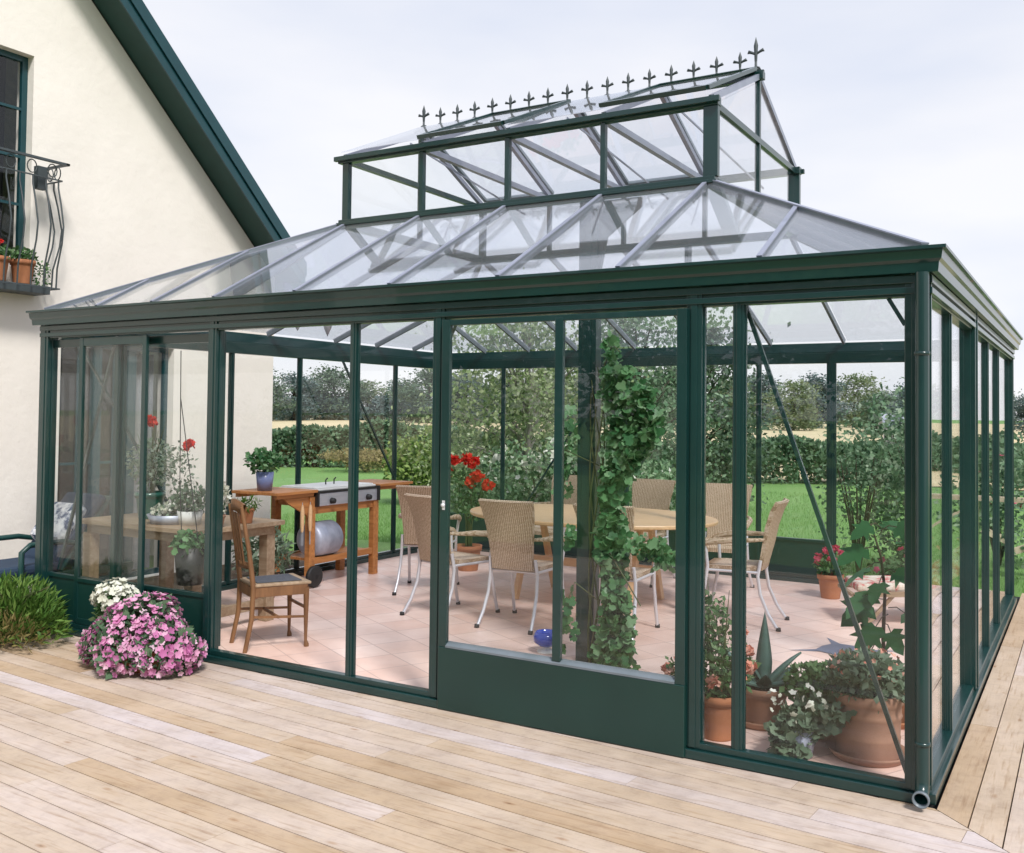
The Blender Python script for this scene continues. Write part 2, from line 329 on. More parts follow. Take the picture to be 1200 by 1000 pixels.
def scatter(name, m, parent, pts, size, tmpl=LEAF, direc=None, spread=1.0, nrm=None, smooth=False, var=.35):
    """one mesh of many leaves: each at pts, long axis near direc, face normal near nrm"""
    pts = np.asarray(pts, float); n = len(pts); tv, tf = tmpl
    d = rng.normal(size=(n, 3))*spread + (0 if direc is None else np.asarray(direc)); d = unit(d)
    z = rng.normal(size=(n, 3))*.6 + (np.array([0, 0, .5]) if nrm is None else np.asarray(nrm)*1.2)
    z = z - d*(z*d).sum(1, keepdims=True); z = unit(z); x = np.cross(d, z)
    s = size*(1+var*(rng.random(n)*2-1)); s = s[:, None, None]
    V = pts[:, None, :] + s*(tv[None, :, 0:1]*x[:, None, :] + tv[None, :, 1:2]*d[:, None, :] + tv[None, :, 2:3]*z[:, None, :])
    V = V.reshape(-1, 3); k = len(tv)
    loops = np.concatenate([np.array(f) for f in tf]); tot = np.array([len(f) for f in tf])
    LV = (loops[None, :]+(np.arange(n)*k)[:, None]).ravel(); LT = np.tile(tot, n); LS = np.concatenate([[0], np.cumsum(LT)[:-1]])
    me = bpy.data.meshes.new(name); me.vertices.add(len(V)); me.vertices.foreach_set('co', V.ravel())
    me.loops.add(len(LV)); me.loops.foreach_set('vertex_index', LV.astype(np.int32)); me.polygons.add(len(LT))
    me.polygons.foreach_set('loop_start', LS.astype(np.int32)); me.polygons.foreach_set('loop_total', LT.astype(np.int32))
    me.update(calc_edges=True); me.materials.append(m)
    o = bpy.data.objects.new(name, me); COL.objects.link(o)
    if parent: o.parent = parent
    return o
def blob(n, c, r, shell=.0):
    p = rng.normal(size=(n, 3)); p = unit(p)*(shell+(1-shell)*rng.random((n, 1)))**(1/3.); return np.array(c)+p*np.array(r)

# ============================================================ SETTING
def struct(o): o['kind'] = 'structure'; return o
g = MB(); g.add([(-1200,-600,-.15),(1200,-600,-.15),(1200,1500,-.15),(-1200,1500,-.15)], [(0,1,2,3)]); struct(g.build('lawn', M['lawn']))
def fieldz(y): return -.12 + max(0, y-26)*.0068
g = MB(); g.add([(-200,26,-.12),(100,26,-.12),(200,190,fieldz(190)),(-330,190,fieldz(190))], [(0,1,2,3)]); struct(g.build('field', M['field']))
g = MB(); g.box(-9.6,-6.2,-1.0,.0,-.14,-.03); g.box(-8.6,-7.25,.0,4.4,-.14,-.03); struct(g.build('soil_bed', M['earth']))
g = MB(); g.box(-7.3,5.6,-7.6,6.9,-.13,-.06); struct(g.build('deck_gap_shade', M['dark']))  # dark sheet added so the gaps between boards read as shaded
# deck boards with a per-board tone and grain coordinates
def deck():
    vs, fs, tone, grain = [], [], [], []
    def board(poly, along, t):
        o = len(vs); off = rnd.random()*40
        for z in (0, -.028):
            for x, y in poly: vs.append((x, y, z))
        n = len(poly)
        F = [tuple(range(o, o+n)), tuple(range(o+2*n-1, o+n-1, -1))] + [(o+i, o+n+i, o+n+(i+1) % n, o+(i+1) % n) for i in range(n)]
        for f in F: fs.append(f)
        for _ in range(2):
            for x, y in poly:
                tone.append(t); grain.append((x+off, y+off*.37, 0) if along == 'x' else (y+off, x+off*.37, 0))
    W, gap = .154, .007
    def clip(P, a, b, c):       # keep a*x+b*y<=c
        out = []
        for i, p in enumerate(P):
            q = P[(i+1) % len(P)]; dp, dq = a*p[0]+b*p[1]-c, a*q[0]+b*q[1]-c
            if dp <= 0: out.append(p)
            if dp*dq < 0: t = dp/(dp-dq); out.append((p[0]+t*(q[0]-p[0]), p[1]+t*(q[1]-p[1])))
        return out
    def lengths(a, b):
        out = [a]; x = a + rnd.uniform(.5, 3.2)
        while x < b-.5: out.append(x); x += rnd.uniform(1.6, 3.9)
        out.append(b); return out
    ca, sa = math.cos(R(-4.2)), math.sin(R(-4.2))
    for k in range(-4, 44):
        v1 = -.06-k*W; v0 = v1-W+gap; xs = lengths(-8.6, 6.5)
        for i in range(len(xs)-1):
            a, b = xs[i]+.0015, xs[i+1]-.0015
            P = [(x*ca-v*sa, x*sa+v*ca) for x, v in ((a, v0), (b, v0), (b, v1), (a, v1))]
            tt = min(1, max(0, rnd.betavariate(1.8, 1.2)))
            P = clip(P, 0, 1, -.037); P = clip(P, 1, 1, -.004); P = clip(P, 1, 0, 5.6); P = clip(P, -1, 0, 8.2) if P else P
            if len(P) >= 3: board(P, 'x', tt)
    for k in range(33):
        x0 = .045 + k*W; x1 = x0+W-gap
        ys = lengths(-x0, 6.8)
        for i in range(len(ys)-1):
            a, b = ys[i]+.0015, ys[i+1]-.0015
            tt = min(1, max(0, rnd.betavariate(2.2, 1.2)))
            if k == 0: tt = rnd.uniform(.0, .35)
            if i == 0: board([(x0, -x0+.004), (x1, -x1+.004), (x1, b), (x0, b)], 'y', tt)
            else: board([(x0, a), (x1, a), (x1, b), (x0, b)], 'y', tt)
    me = bpy.data.meshes.new('deck'); me.from_pydata(vs, [], fs)
    a = me.attributes.new('tone', 'FLOAT', 'POINT'); a.data.foreach_set('value', tone)
    a = me.attributes.new('grain', 'FLOAT_VECTOR', 'POINT'); a.data.foreach_set('vector', [c for g_ in grain for c in g_])
    me.materials.append(M['deck']); o = bpy.data.objects.new('deck', me); COL.objects.link(o); return struct(o)
deck()
fl = MB(); fl.box(-7.17, -.02, .02, 6.12, -.055, .004); flo = struct(fl.build('tiled_floor', M['tile']))
# compass star let into the floor
st = MB(); cx, cy = -1.02, 3.0
ax = Vector((.86, .51, 0)); ay = Vector((-.51, .86, 0))
def sp(a, r_): return Vector((cx, cy, .0065)) + ax*(r_*math.cos(a)) + ay*(r_*math.sin(a))
for k in range(4):
    a = k*math.pi/2; st.add([sp(a, .46), sp(a+.5, .12), sp(a, .1), sp(a-.5, .12)], [(0, 1, 2, 3)])
pts = [sp(math.pi/4+k*math.pi/2, .27) if k % 1 == 0 else None for k in range(4)]
st2 = MB(); st2.add([sp(math.pi*k/4, .25 if k % 2 == 0 else .20)+Vector((0, 0, .003)) for k in range(8)], [tuple(range(8))])
st.build('compass_inlay', M['chipblue'], flo); st2.build('compass_centre', M['chipblue'], flo)

# ============================================================ GREENHOUSE
Wd, D = 7.19, 6.14
GH = thing('greenhouse', (0, 0, 0), 'dark green framed glass conservatory with hipped roof and a raised ridge lantern on the deck', 'greenhouse')
def part(mb, name, m='green', bev=0, parent=None): return mb.build(name, M[m], parent or GH, bev)
PW = .09
# sills: stepped base rails
def railbox(side, z0, z1, o0, o1):
    m = MB()   # o0..o1 depth outward(-)/inward(+) from the wall plane
    if side == 'f': m.box(-Wd, 0, o0, o1, z0, z1)
    if side == 'b': m.box(-Wd, 0, D-o1, D-o0, z0, z1)
    if side == 'l': m.box(-Wd+o0, -Wd+o1, .0, D, z0, z1)
    if side == 'r': m.box(-o1, -o0, .0, D, z0, z1)
    return m
for s_ in 'fblr':
    m = railbox(s_, .002, .052, -.035, .075)
    b2 = railbox(s_, .052, .088, -.008, .05); m.add(b2.v, b2.f)
    part(m, 'sill', bev=.004)
# posts
def post(x, y, wx, wy, z0=.06, z1=2.62, name='post'):
    m = MB(); m.box(x-wx/2, x+wx/2, y-wy/2, y+wy/2, z0, z1)
    m.box(x-wx/2-.008, x-wx/2+.012, y-.012, y+.012, z0, z1-.003); m.box(x+wx/2-.012, x+wx/2+.008, y-.012, y+.012, z0, z1-.003)
    # raised fillets on the outer and inner faces
    m.box(x-wx*.22, x+wx*.22, y-wy/2-.006, y+wy/2+.006, z0, z1-.006)
    return part(m, name, bev=.003)
for x, y in ((-.05, .04), (-Wd+.05, .04), (-.05, D-.05), (-Wd+.05, D-.05)): post(x, y, .11, .10, name='corner_post')
for x in (-5.05, -2.95, -1.21): post(x, .03, PW, .08)
post(-3.68, .03, .055, .05, name='mullion'); post(-.96, .03, .06, .05, name='mullion')
for x, w_ in ((-6.16, .045), (-4.33, .045), (-2.65, .045), (-1.82, .09), (-.9, .045)): post(x, D-.04, w_, .05, name='post')
for y, w_ in ((1.0, .05), (2.2, .19), (3.42, .05), (4.45, .08)): post(-.035 if w_ < .1 else -.03, y, .05 if w_ < .1 else .10, w_, name='post')
for y, w_ in ((2.16, .045), (3.2, .045), (5.0, .045)): post(-Wd+.035, y, .05, w_, name='post')
# header beams under the gutter, two raised ribs
def header(side):
    m = railbox(side, 2.50, 2.615, .0, .07)
    for z0, z1 in ((2.512, 2.545), (2.565, 2.605)):
        b = railbox(side, z0, z1, -.022, .0 if side != 'x' else 0)
        m.add(b.v, b.f)
    return part(m, 'header_beam', bev=.003)
for s_ in 'fblr': header(s_)
# gutters: moulded profile swept round each side, mitred
prof = [(0, 2.61), (-.055, 2.612), (-.060, 2.66), (-.072, 2.675), (-.078, 2.715), (-.095, 2.722), (-.095, 2.738), (-.06, 2.738), (-.055, 2.70), (.04, 2.70), (.06, 2.63), (.06, 2.61)]
def gutter(side):
    m = MB(); n = len(prof); vs = []
    for e in (0, 1):
        for o, z in prof:
            if side == 'f': vs.append((-Wd+o if e == 0 else -o, o, z))
            if side == 'b': vs.append((-Wd+o if e == 0 else -o, D-o, z))
            if side == 'l': vs.append((-Wd+o, o if e == 0 else D-o, z))
            if side == 'r': vs.append((-o, o if e == 0 else D-o, z))
    m.add(vs, [(i, (i+1) % n, n+(i+1) % n, n+i) for i in range(n)]+[tuple(range(n)), tuple(range(2*n-1, n-1, -1))]); return part(m, 'gutter')
for s_ in 'fblr': gutter(s_)
# small corner braces under the front header
m = MB(); m.bar((-.11, .03, 2.36), (-.19, .03, 2.50), .012, .02); part(m, 'corner_brace')
# diagonal bracing rods
for a, b in (((-.94, .07, 2.50), (-.10, .07, .09)), ((-Wd+.08, .3, 2.5), (-Wd+.08, 1.9, .12)), ((-Wd+.08, 3.9, 2.5), (-Wd+.08, 5.6, .12)), ((-5.9, D-.09, .5), (-4.5, D-.09, 2.5)), ((-.09, 4.6, .12), (-.09, 5.9, 2.5)), ((-7.0, .09, .5), (-6.3, .09, 2.5))):
    m = MB(); m.bar(a, b, .022, .022); part(m, 'brace_rod')
# downpipe at the front right corner
m = MB(); m.tube([(-.018, -.058, 2.61), (-.018, -.058, .13), (-.018, -.07, .085), (-.016, -.115, .06)], .033, 14, False)
dp = part(m, 'downpipe'); m = MB(); m.lathe([(.032, 0), (.040, 0), (.040, -.022), (.032, -.022), (.031, .03)], (-.016, -.112, .06), 20, 'y'); part(m, 'outlet_ring', 'innerbar', parent=dp)
for z in (.30, 2.2):
    m = MB(); m.lathe([(.033, 0), (.037, 0), (.037, .018), (.033, .018)], (-.018, -.058, z), 14); part(m, 'pipe_clip', 'green', parent=dp)
# wall glass
def pane(side, a, b, z0, z1, gm='glass', off=.03, name='glass_pane', parent=None):
    m = MB(); t = .005
    if side == 'f': m.box(a, b, off, off+t, z0, z1)
    if side == 'b': m.box(a, b, D-off-t, D-off, z0, z1)
    if side == 'l': m.box(-Wd+off, -Wd+off+t, a, b, z0, z1)
    if side == 'r': m.box(-off-t, -off, a, b, z0, z1)
    return part(m, name, gm, parent=parent)
def panes(side, xs, z0=.09, z1=2.5):
    for a, b in zip(xs[:-1], xs[1:]): pane(side, a+.027, b-.027, z0, z1)
panes('l', [.07, 2.16, 3.2, 5.0, D-.08]); panes('r', [.07, 1.0, 2.19, 3.42, 4.45, D-.08])
panes('b', [-.9, -.08]); panes('b', [-1.79, -.9])
for a, b in ((-Wd+.08, -6.16), (-6.16, -4.33), (-4.33, -2.65), (-2.65, -1.85)):
    pane('b', a+.027, b-.027, .50, 2.5)
    m = MB(); m.box(a+.024, b-.024, D-.055, D-.02, .085, .47); m.box(a+.024, b-.024, D-.07, D-.008, .47, .50); part(m, 'kick_panel', 'green2', .003)
pane('f', -1.165, -.99, .09, 2.5); pane('f', -.93, -.11, .09, 2.5)
# sliding doors (frame, panel, glass) : two in the middle bay, three stacked in the left bay
def sliding_door(x0, x1, y, kick=.42, gm='doorglass', handle=None, sw=.05):
    fr = MB(); t = .03
    fr.box(x0, x0+sw, y, y+t, .09, 2.49); fr.box(x1-sw, x1, y, y+t, .09, 2.49)
    fr.box(x0+sw, x1-sw, y+.002, y+t-.002, 2.42, 2.488); fr.box(x0+sw, x1-sw, y-.004, y+t+.002, kick, kick+.035); fr.box(x0+sw, x1-sw, y-.003, y+t, .092, .14)
    d = part(fr, 'sliding_door', bev=.003)
    m = MB(); m.box(x0+sw, x1-sw, y+.006, y+t-.006, .14, kick); part(m, 'kick_panel', 'green2', parent=d)
    m = MB(); m.box(x0+sw, x1-sw, y+.012, y+.017, kick+.035, 2.42); part(m, 'glass_pane', gm, parent=d)
    if handle is not None:
        m = MB(); m.lathe([(0, -.02), (.014, -.018), (.014, 0)], (handle, y, 1.32), 12, 'y'); m.box(handle-.012, handle+.012, y-.006, y, 1.2, 1.4); part(m, 'handle', 'alu', parent=d)
DD = MB(); y0, y1 = -.045, -.012
DD.box(-2.90, -2.84, y0, y1, .40, 2.49); DD.box(-1.30, -1.24, y0, y1, .40, 2.49); DD.box(-2.075, -2.02, y0, y1, .42, 2.47); DD.box(-2.84, -1.30, y0+.002, y1-.002, 2.452, 2.488)
dd = part(DD, 'sliding_door', bev=.003)
m = MB(); m.box(-2.90, -1.24, y0-.004, y1, .004, .40); part(m, 'kick_panel', 'green2', .006, dd)
m = MB(); m.prism([(-2.84, y0-.006, .40), (-2.84, y0-.006, .412), (-2.84, y1, .435), (-2.84, y1, .40)], (1.54, 0, 0)); part(m, 'sill_cap', 'innerbar', parent=dd)
for a, b in ((-2.84, -2.075), (-2.02, -1.30)):
    m = MB(); m.box(a, b, -.03, -.025, .43, 2.453); part(m, 'glass_pane', 'doorglass', parent=dd)
m = MB(); m.lathe([(0, -.02), (.012, -.018), (.012, 0)], (-2.87, y0, 1.30), 12, 'y'); m.box(-2.88, -2.86, y0-.005, y0, 1.27, 1.33); part(m, 'handle', 'alu', parent=dd)
sliding_door(-7.14, -6.215, .045, .44); sliding_door(-6.665, -5.815, .0, .44); sliding_door(-6.24, -5.03, .082, .44)
# interior column under the lantern
m = MB(); m.box(-2.70, -2.55, 1.50, 1.60, .006, 3.54); m.box(-2.66, -2.59, 1.494, 1.606, .006, 3.5); part(m, 'column', bev=.004)
m = MB(); m.box(-2.69, -2.65, 3.74, 3.84, .006, 3.54); part(m, 'column', bev=.004)
m = MB(); m.prism([(-2.62, 1.53, 3.53), (-2.2, 1.53, 3.53), (-2.2, 1.53, 3.46), (-2.48, 1.53, 3.25), (-2.62, 1.53, 2.6)], (0, .03, 0)); part(m, 'bracket', 'green')
# ---- roof
LX0, LX1, LY0, LY1, LZ0, LZ1, LZR = -5.10, -1.66, 1.55, 3.84, 3.57, 4.17, 4.705
EZ = 2.735
lxs = [LX0 + (LX1-LX0)*i/4 for i in range(5)]
ex0, ex1, ey0, ey1 = -Wd+.02, -.02, .02, D-.02
RB = .035
def rbar(p, q, w_=.035, h=.05, name='rafter'):
    m = MB(); m.bar(p, q, w_*.8, h); o = part(m, name, 'innerbar')
    p, q = Vector(p), Vector(q); d = (q-p).normalized(); s_ = d.cross(Vector((0, 0, 1))).normalized(); n = s_.cross(d)
    m = MB(); m.bar(p+n*(h/2+.004), q+n*(h/2+.004), w_-.004, .008); part(m, 'glazing_cap', 'cap', parent=o); return o
def rpane(poly, gm='roofglass', name='roof_pane'):
    poly = [Vector(p) for p in poly]; n = (poly[1]-poly[0]).cross(poly[2]-poly[0]).normalized()
    if n.z < 0: n = -n
    c = sum(poly, Vector())/len(poly)
    poly = [p+(c-p).normalized()*.012+n*.014 for p in poly]
    m = MB(); m.prism(poly, n*.005); return part(m, name, gm)
# hips
for e, l in (((ex0, ey0), (LX0, LY0)), ((ex1, ey0), (LX1, LY0)), ((ex0, ey1), (LX0, LY1)), ((ex1, ey1), (LX1, LY1))):
    rbar((*e, EZ), (*l, LZ0), .05, .055, 'hip_rafter')
def lerp(a, b, t): return a+(b-a)*t
for (ey, ly) in ((ey0, LY0), (ey1, LY1)):
    def zf(y, ey=ey, ly=ly): return lerp(EZ, LZ0, (y-ey)/(ly-ey))
    for x in lxs[1:-1]: rbar((x, ey, EZ), (x, ly, LZ0))
    rbar((LX0+.03, ey, EZ), (LX0+.03, ly, LZ0)); rbar((LX1-.03, ey, EZ), (LX1-.03, ly, LZ0))
    for a, b in zip(lxs[:-1], lxs[1:]): rpane([(a, ey, EZ), (b, ey, EZ), (b, ly, LZ0), (a, ly, LZ0)])
    # jack rafters to the hips
    def hipy(x, e, l): return lerp(ey, ly, (x-e)/(l-e))
    for e, l, js in ((ex0, LX0, (-5.78, -6.47)), (ex1, LX1, (-.85,))):
        xs = [l]+list(js)+[e]
        for x in js: rbar((x, ey, EZ), (x, hipy(x, e, l), zf(hipy(x, e, l))))
        for a, b in zip(xs[:-1], xs[1:]):
            ya, yb = hipy(a, e, l), hipy(b, e, l)
            poly = [(a, ey, EZ), (a, ya, zf(ya)), (b, yb, zf(yb))] + ([(b, ey, EZ)] if abs(yb-ey) > 1e-3 else [])
            rpane(poly)
for (ex, lx) in ((ex0, LX0), (ex1, LX1)):
    def zf2(x, ex=ex, lx=lx): return lerp(EZ, LZ0, (x-ex)/(lx-ex))
    ym = (LY0+LY1)/2
    for y in (LY0+.03, ym, LY1-.03): rbar((ex, y, EZ), (lx, y, LZ0))
    for a, b in ((LY0, ym), (ym, LY1)): rpane([(ex, a, EZ), (ex, b, EZ), (lx, b, LZ0), (lx, a, LZ0)])
    def hipx(y, e, l): return lerp(ex, lx, (y-e)/(l-e))
    for e, l, js in ((ey0, LY0, (.8,)), (ey1, LY1, (4.6, 5.4))):
        ys = [l]+list(js)+[e]
        for y in js: rbar((ex, y, EZ), (hipx(y, e, l), y, zf2(hipx(y, e, l))))
        for a, b in zip(ys[:-1], ys[1:]):
            xa, xb = hipx(a, e, l), hipx(b, e, l)
            poly = [(ex, a, EZ), (xa, a, zf2(xa)), (xb, b, zf2(xb))] + ([(ex, b, EZ)] if abs(xb-ex) > 1e-3 else [])
            rpane(poly)
# ---- lantern
LN = MB()
LN.box(LX0-.04, LX1+.04, LY0-.045, LY0+.035, LZ0-.02, LZ0+.05); LN.box(LX0-.04, LX1+.04, LY1-.035, LY1+.045, LZ0-.02, LZ0+.05)
LN.box(LX0-.04, LX0+.04, LY0+.035, LY1-.035, LZ0-.02, LZ0+.05); LN.box(LX1-.04, LX1+.04, LY0+.035, LY1-.035, LZ0-.02, LZ0+.05)
LN.box(LX0-.055, LX1+.055, LY0-.06, LY0-.045, LZ0-.005, LZ0+.022)
lan = part(LN, 'roof_lantern', bev=.004)
def lp(mb, name, m='green', bev=0): return part(mb, name, m, bev, lan)
for x, w_ in zip(lxs, (.07, .04, .04, .04, .11)):
    for y in (LY0, LY1):
        xx = x+(.02 if x == LX0 else (-.03 if x == LX1 else 0))
        m = MB(); m.box(xx-w_/2, xx+w_/2, y-.025, y+.025, LZ0+.05, LZ1-.035); lp(m, 'post', bev=.003)
YM = (LY0+LY1)/2
for x in (LX0, LX1):
    m = MB(); m.box(x-.02, x+.02, YM-.02, YM+.02, LZ0+.05, LZR-.03); lp(m, 'post')
for y in (LY0, LY1):   # eave rails
    m = MB(); m.box(LX0-.06, LX1+.06, y-.04, y+.04, LZ1-.035, LZ1+.03); s = -1 if y == LY0 else 1
    m.box(LX0-.08, LX1+.08, y+s*.04 if s > 0 else y-.075, y+.075 if s > 0 else y-.04, LZ1-.02, LZ1+.022); lp(m, 'eave_rail', bev=.004)
for x in (LX0, LX1):
    m = MB(); m.box(x-.022, x+.022, LY0+.04, LY1-.04, LZ1-.03, LZ1+.02); lp(m, 'eave_rail')
for x in lxs[1:-1]:
    m = MB(); m.box(x-.025, x+.025, LY0+.04, LY1-.04, LZ1-.03, LZ1+.02); lp(m, 'tie_bar', 'cap')
for x in lxs:
    for y in (LY0, LY1):
        m = MB(); m.bar((x, y, LZ1+.03), (x, YM, LZR), .04, .045); lp(m, 'rafter', 'cap')
m = MB(); m.box(LX0-.07, LX1+.05, YM-.035, YM+.035, LZR-.03, LZR+.035); m.box(LX0-.07, LX1+.05, YM-.015, YM+.015, LZR+.035, LZR+.05); lp(m, 'ridge', bev=.004)
def lpane(poly, off, name='glass_pane', gm='glass'):
    m = MB(); m.prism(poly, off); return part(m, name, gm, parent=lan)
for a, b in zip(lxs[:-1], lxs[1:]):
    for y in (LY0, LY1): lpane([(a+.03, y-.003, LZ0+.05), (b-.03, y-.003, LZ0+.05), (b-.03, y-.003, LZ1-.036), (a+.03, y-.003, LZ1-.036)], (0, .005, 0))
for x in (LX0, LX1):
    for a, b in ((LY0, YM), (YM, LY1)):
        lpane([(x, a+.027, LZ0+.05), (x, b-.027, LZ0+.05), (x, b-.027, LZ1-.03), (x, a+.027, LZ1-.03)], (.005, 0, 0))
        s = 1 if a == LY0 else -1; yo, yi = (a, b) if s > 0 else (b, a)
        lpane([(x, yo+s*.12, LZ1+.03), (x, yi-s*.03, LZ1+.03), (x, yi-s*.03, LZR-.06)], (.005, 0, 0))
slope = Vector((0, YM-LY0, LZR-LZ1-.03))
def roofpanel(a, b, y, lift=0):
    s = 1 if y == LY0 else -1
    p0, p1 = Vector((a+.01, y-s*.06, LZ1+.035-.014)), Vector((b-.01, y-s*.06, LZ1+.035-.014))
    q0, q1 = Vector((a+.01, YM-s*.05, LZR+.012)), Vector((b-.01, YM-s*.05, LZR+.012))
    n = (p1-p0).cross(q0-p0).normalized()*s
    p0 += Vector((0, 0, lift)); p1 += Vector((0, 0, lift)); o = n*.032
    P = [p0+o, p1+o, q1+o, q0+o]
    m = MB(); m.prism(P, n*.005); pn = part(m, 'roof_pane', 'roofglass', parent=lan)
    if lift:
        f = MB()
        for u, v in ((P[0], P[1]), (P[3], P[2])): f.bar(u+n*.004, v+n*.004, .05, .035, n)
        for u, v in ((P[0], P[3]), (P[1], P[2])): f.bar(u+n*.005, v+n*.005, .04, .03, n)
        part(f, 'vent_sash', 'innerbar' if s < 0 else 'green', parent=lan)
for i, (a, b) in enumerate(zip(lxs[:-1], lxs[1:])):
    roofpanel(a, b, LY0, {0: 0, 1: .022, 3: .032}.get(i, 0)); roofpanel(a, b, LY1, .03 if i in (0, 2) else 0)
# vent opener arms inside the lantern
for x, dx in ((-4.6, .35), (-3.0, .3), (-2.1, .3)):
    m = MB(); m.bar((x, LY0+.3, LZ1+.16), (x+dx, LY1-.5, LZ0+.35), .008, .016); lp(m, 'vent_arm', 'cap')
# cresting of iron spearheads along the ridge
def finial(x, h, r=1.0):
    m = MB(); z = LZR+.045
    m.lathe([(.007*r, 0), (.02*r, .01), (.02*r, .02), (.008*r, .03), (.007*r, h*.35)], (x, YM, z), 10)
    m.tube([(x, YM, z+h*.3), (x, YM, z+h*.52), (x, YM, z+h*.75), (x, YM, z+h)], [.008*r, .010*r, .013*r, .001], 8)
    for s in (-1, 1):
        m.tube([(x, YM, z+h*.50), (x+s*.022*r, YM, z+h*.56), (x+s*.040*r, YM, z+h*.60), (x+s*.048*r, YM, z+h*.55)], [.007*r, .008*r, .011*r, .004], 6)
        m.tube([(x, YM, z+h*.14), (x+s*.020*r, YM, z+h*.10), (x+s*.030*r, YM, z+h*.03)], [.006*r, .006*r, .003], 6)
    lp(m, 'finial', 'iron')
for i in range(17): finial(LX0+.03+i*.2035, .19 if i else .24, 1.25 if i else 1.4)
finial(LX1-.02, .29, 1.45)
m = MB(); m.tube([(LX0-.05, YM, LZR+.056), (LX1+.02, YM, LZR+.056)], .008, 6); lp(m, 'cresting_rail', 'iron')

# ============================================================ HOUSE
HX = -8.6
HS = thing('house', (HX, -1.4, 0), 'cream rendered gable end house with teal bargeboards left of the conservatory', 'house')
def hp(mb, name, m, bev=0, parent=None):
    mb.v = [(x-HX, y+1.4, z) for x, y, z in mb.v] if parent is None else [(x-HX, y+1.4, z) for x, y, z in mb.v]
    return mb.build(name, M[m] if isinstance(m, str) else m, parent or HS, bev)
def rl(y): yy = y if y > -1.4 else -2.8-y; return 4.09+.945*(4.06-yy)
def wallz(y): return rl(y)-.27
YW0, YW1 = -7.04, 4.24
openings = [(-.55, .77, 3.42, 5.50), (1.15, 2.62, -.02, 2.62), (-5.6, -4.2, 1.0, 2.5)]
ysb = sorted({YW0, -1.4, YW1}|{o[0] for o in openings}|{o[1] for o in openings})
m = MB()
for a, b in zip(ysb[:-1], ysb[1:]):
    mid = (a+b)/2; op = [o for o in openings if o[0] <= mid <= o[1]]
    z = -.14
    for o in sorted(op, key=lambda o: o[2]):
        if o[2] > z: m.prism([(HX, a, z), (HX, b, z), (HX, b, o[2]), (HX, a, o[2])], (-.28, 0, 0))
        z = o[3]
    m.prism([(HX, a, z), (HX, b, z), (HX, b, wallz(b)), (HX, a, wallz(a))], (-.28, 0, 0))
m.box(-20, HX-.28, YW1-.28, YW1, -.14, 3.65); m.box(-20, HX-.28, YW0, YW0+.28, -.14, 3.65)
hp(m, 'wall', 'stucco')
m = MB()
for s in (1, -1):
    ye = 4.36 if s > 0 else -7.16
    p = [(-8.20, ye, rl(ye)), (-8.20, -1.4, rl(-1.4)), (-8.20, -1.4, rl(-1.4)-.2), (-8.20, ye, rl(ye)-.2)]
    m.prism(p, (-12, 0, 0))
rf = hp(m, 'roof', 'rooftile')
m = MB()
for s in (1, -1):
    ye = 4.36 if s > 0 else -7.16
    for (x, t_, b_) in ((-8.197, -.0, .30), (-8.172, .035, .15)):
        m.prism([(x, ye, rl(ye)+t_), (x, -1.4, rl(-1.4)+t_), (x, -1.4, rl(-1.4)-b_), (x, ye, rl(ye)-b_)], (.022, 0, 0))
hp(m, 'bargeboard', 'verge')
m = MB()
for s in (1, -1):
    ye = 4.30 if s > 0 else -7.1
    m.prism([(-8.2, ye, rl(ye)-.205), (-8.2, -1.4, rl(-1.4)-.205), (-8.2, -1.4, rl(-1.4)-.25), (-8.2, ye, rl(ye)-.25)], (-.395, 0, 0))
hp(m, 'soffit', 'soffit')
m = MB(); m.box(-20, -8.2, 4.365, 4.39, 3.42, 3.80); m.box(-8.62, -8.2, 4.25, 4.36, 3.42, 3.56); hp(m, 'fascia', 'verge')
# french window upstairs
def window(y0, y1, z0, z1, name, inner, nx=2, nz=3, cols='verge'):
    m = MB(); x = HX-.10; fwid = .06
    m.box(x-.05, x, y0, y0+fwid, z0, z1); m.box(x-.05, x, y1-fwid, y1, z0, z1); m.box(x-.05, x, y0+fwid, y1-fwid, z1-fwid, z1); m.box(x-.05, x, y0+fwid, y1-fwid, z0, z0+fwid)
    lw_ = (y1-y0-2*fwid)/nx
    for i in range(1, nx):
        yy = y0+fwid+lw_*i; m.box(x-.045, x+.012, yy-.055, yy+.055, z0+fwid, z1-fwid)
    f = hp(m, name, cols, .003)
    m = MB(); m.box(x-.03, x-.024, y0+fwid, y1-fwid, z0+fwid, z1-fwid); hp(m, 'pane', 'glass', parent=f)
    m = MB()
    for i in range(1, nz): zz = z0+fwid+(z1-z0-2*fwid)*i/nz; m.box(x-.022, x-.004, y0+fwid, y1-fwid, zz-.014, zz+.014)
    for i in range(nx):
        yy = y0+fwid+lw_*(i+.5); m.box(x-.021, x-.005, yy-.012, yy+.012, z0+fwid, z1-fwid)
    hp(m, 'glazing_bars', cols, parent=f)
    m = MB(); m.box(x-.9, x-.88, y0-.3, y1+.3, z0-.3, z1+.3); hp(m, 'room_back', 'dark', parent=f)
    if inner:
        m = MB()
        for (c0, c1) in ((y1-.62, y1-.08),) if nx == 3 else ((y0+.08, y0+.40), (y1-.55, y1-.08)):
            n = 24; vs = []
            for k in range(n+1):
                yy = lerp(c0, c1, k/n); xx = x-.16+.03*math.sin(k*1.7); vs += [(xx, yy, z0+.05), (xx, yy, z1-.08)]
            m.add(vs, [(2*k, 2*k+2, 2*k+3, 2*k+1) for k in range(n)], True)
        hp(m, 'curtain', 'curtain', parent=f)
    return f
window(-.55, .77, 3.42, 5.50, 'french_window', False, 2, 4)
window(1.15, 2.62, -.02, 2.62, 'patio_door', True, 3, 2)
window(-5.6, -4.2, 1.0, 2.5, 'window', True, 2, 2)
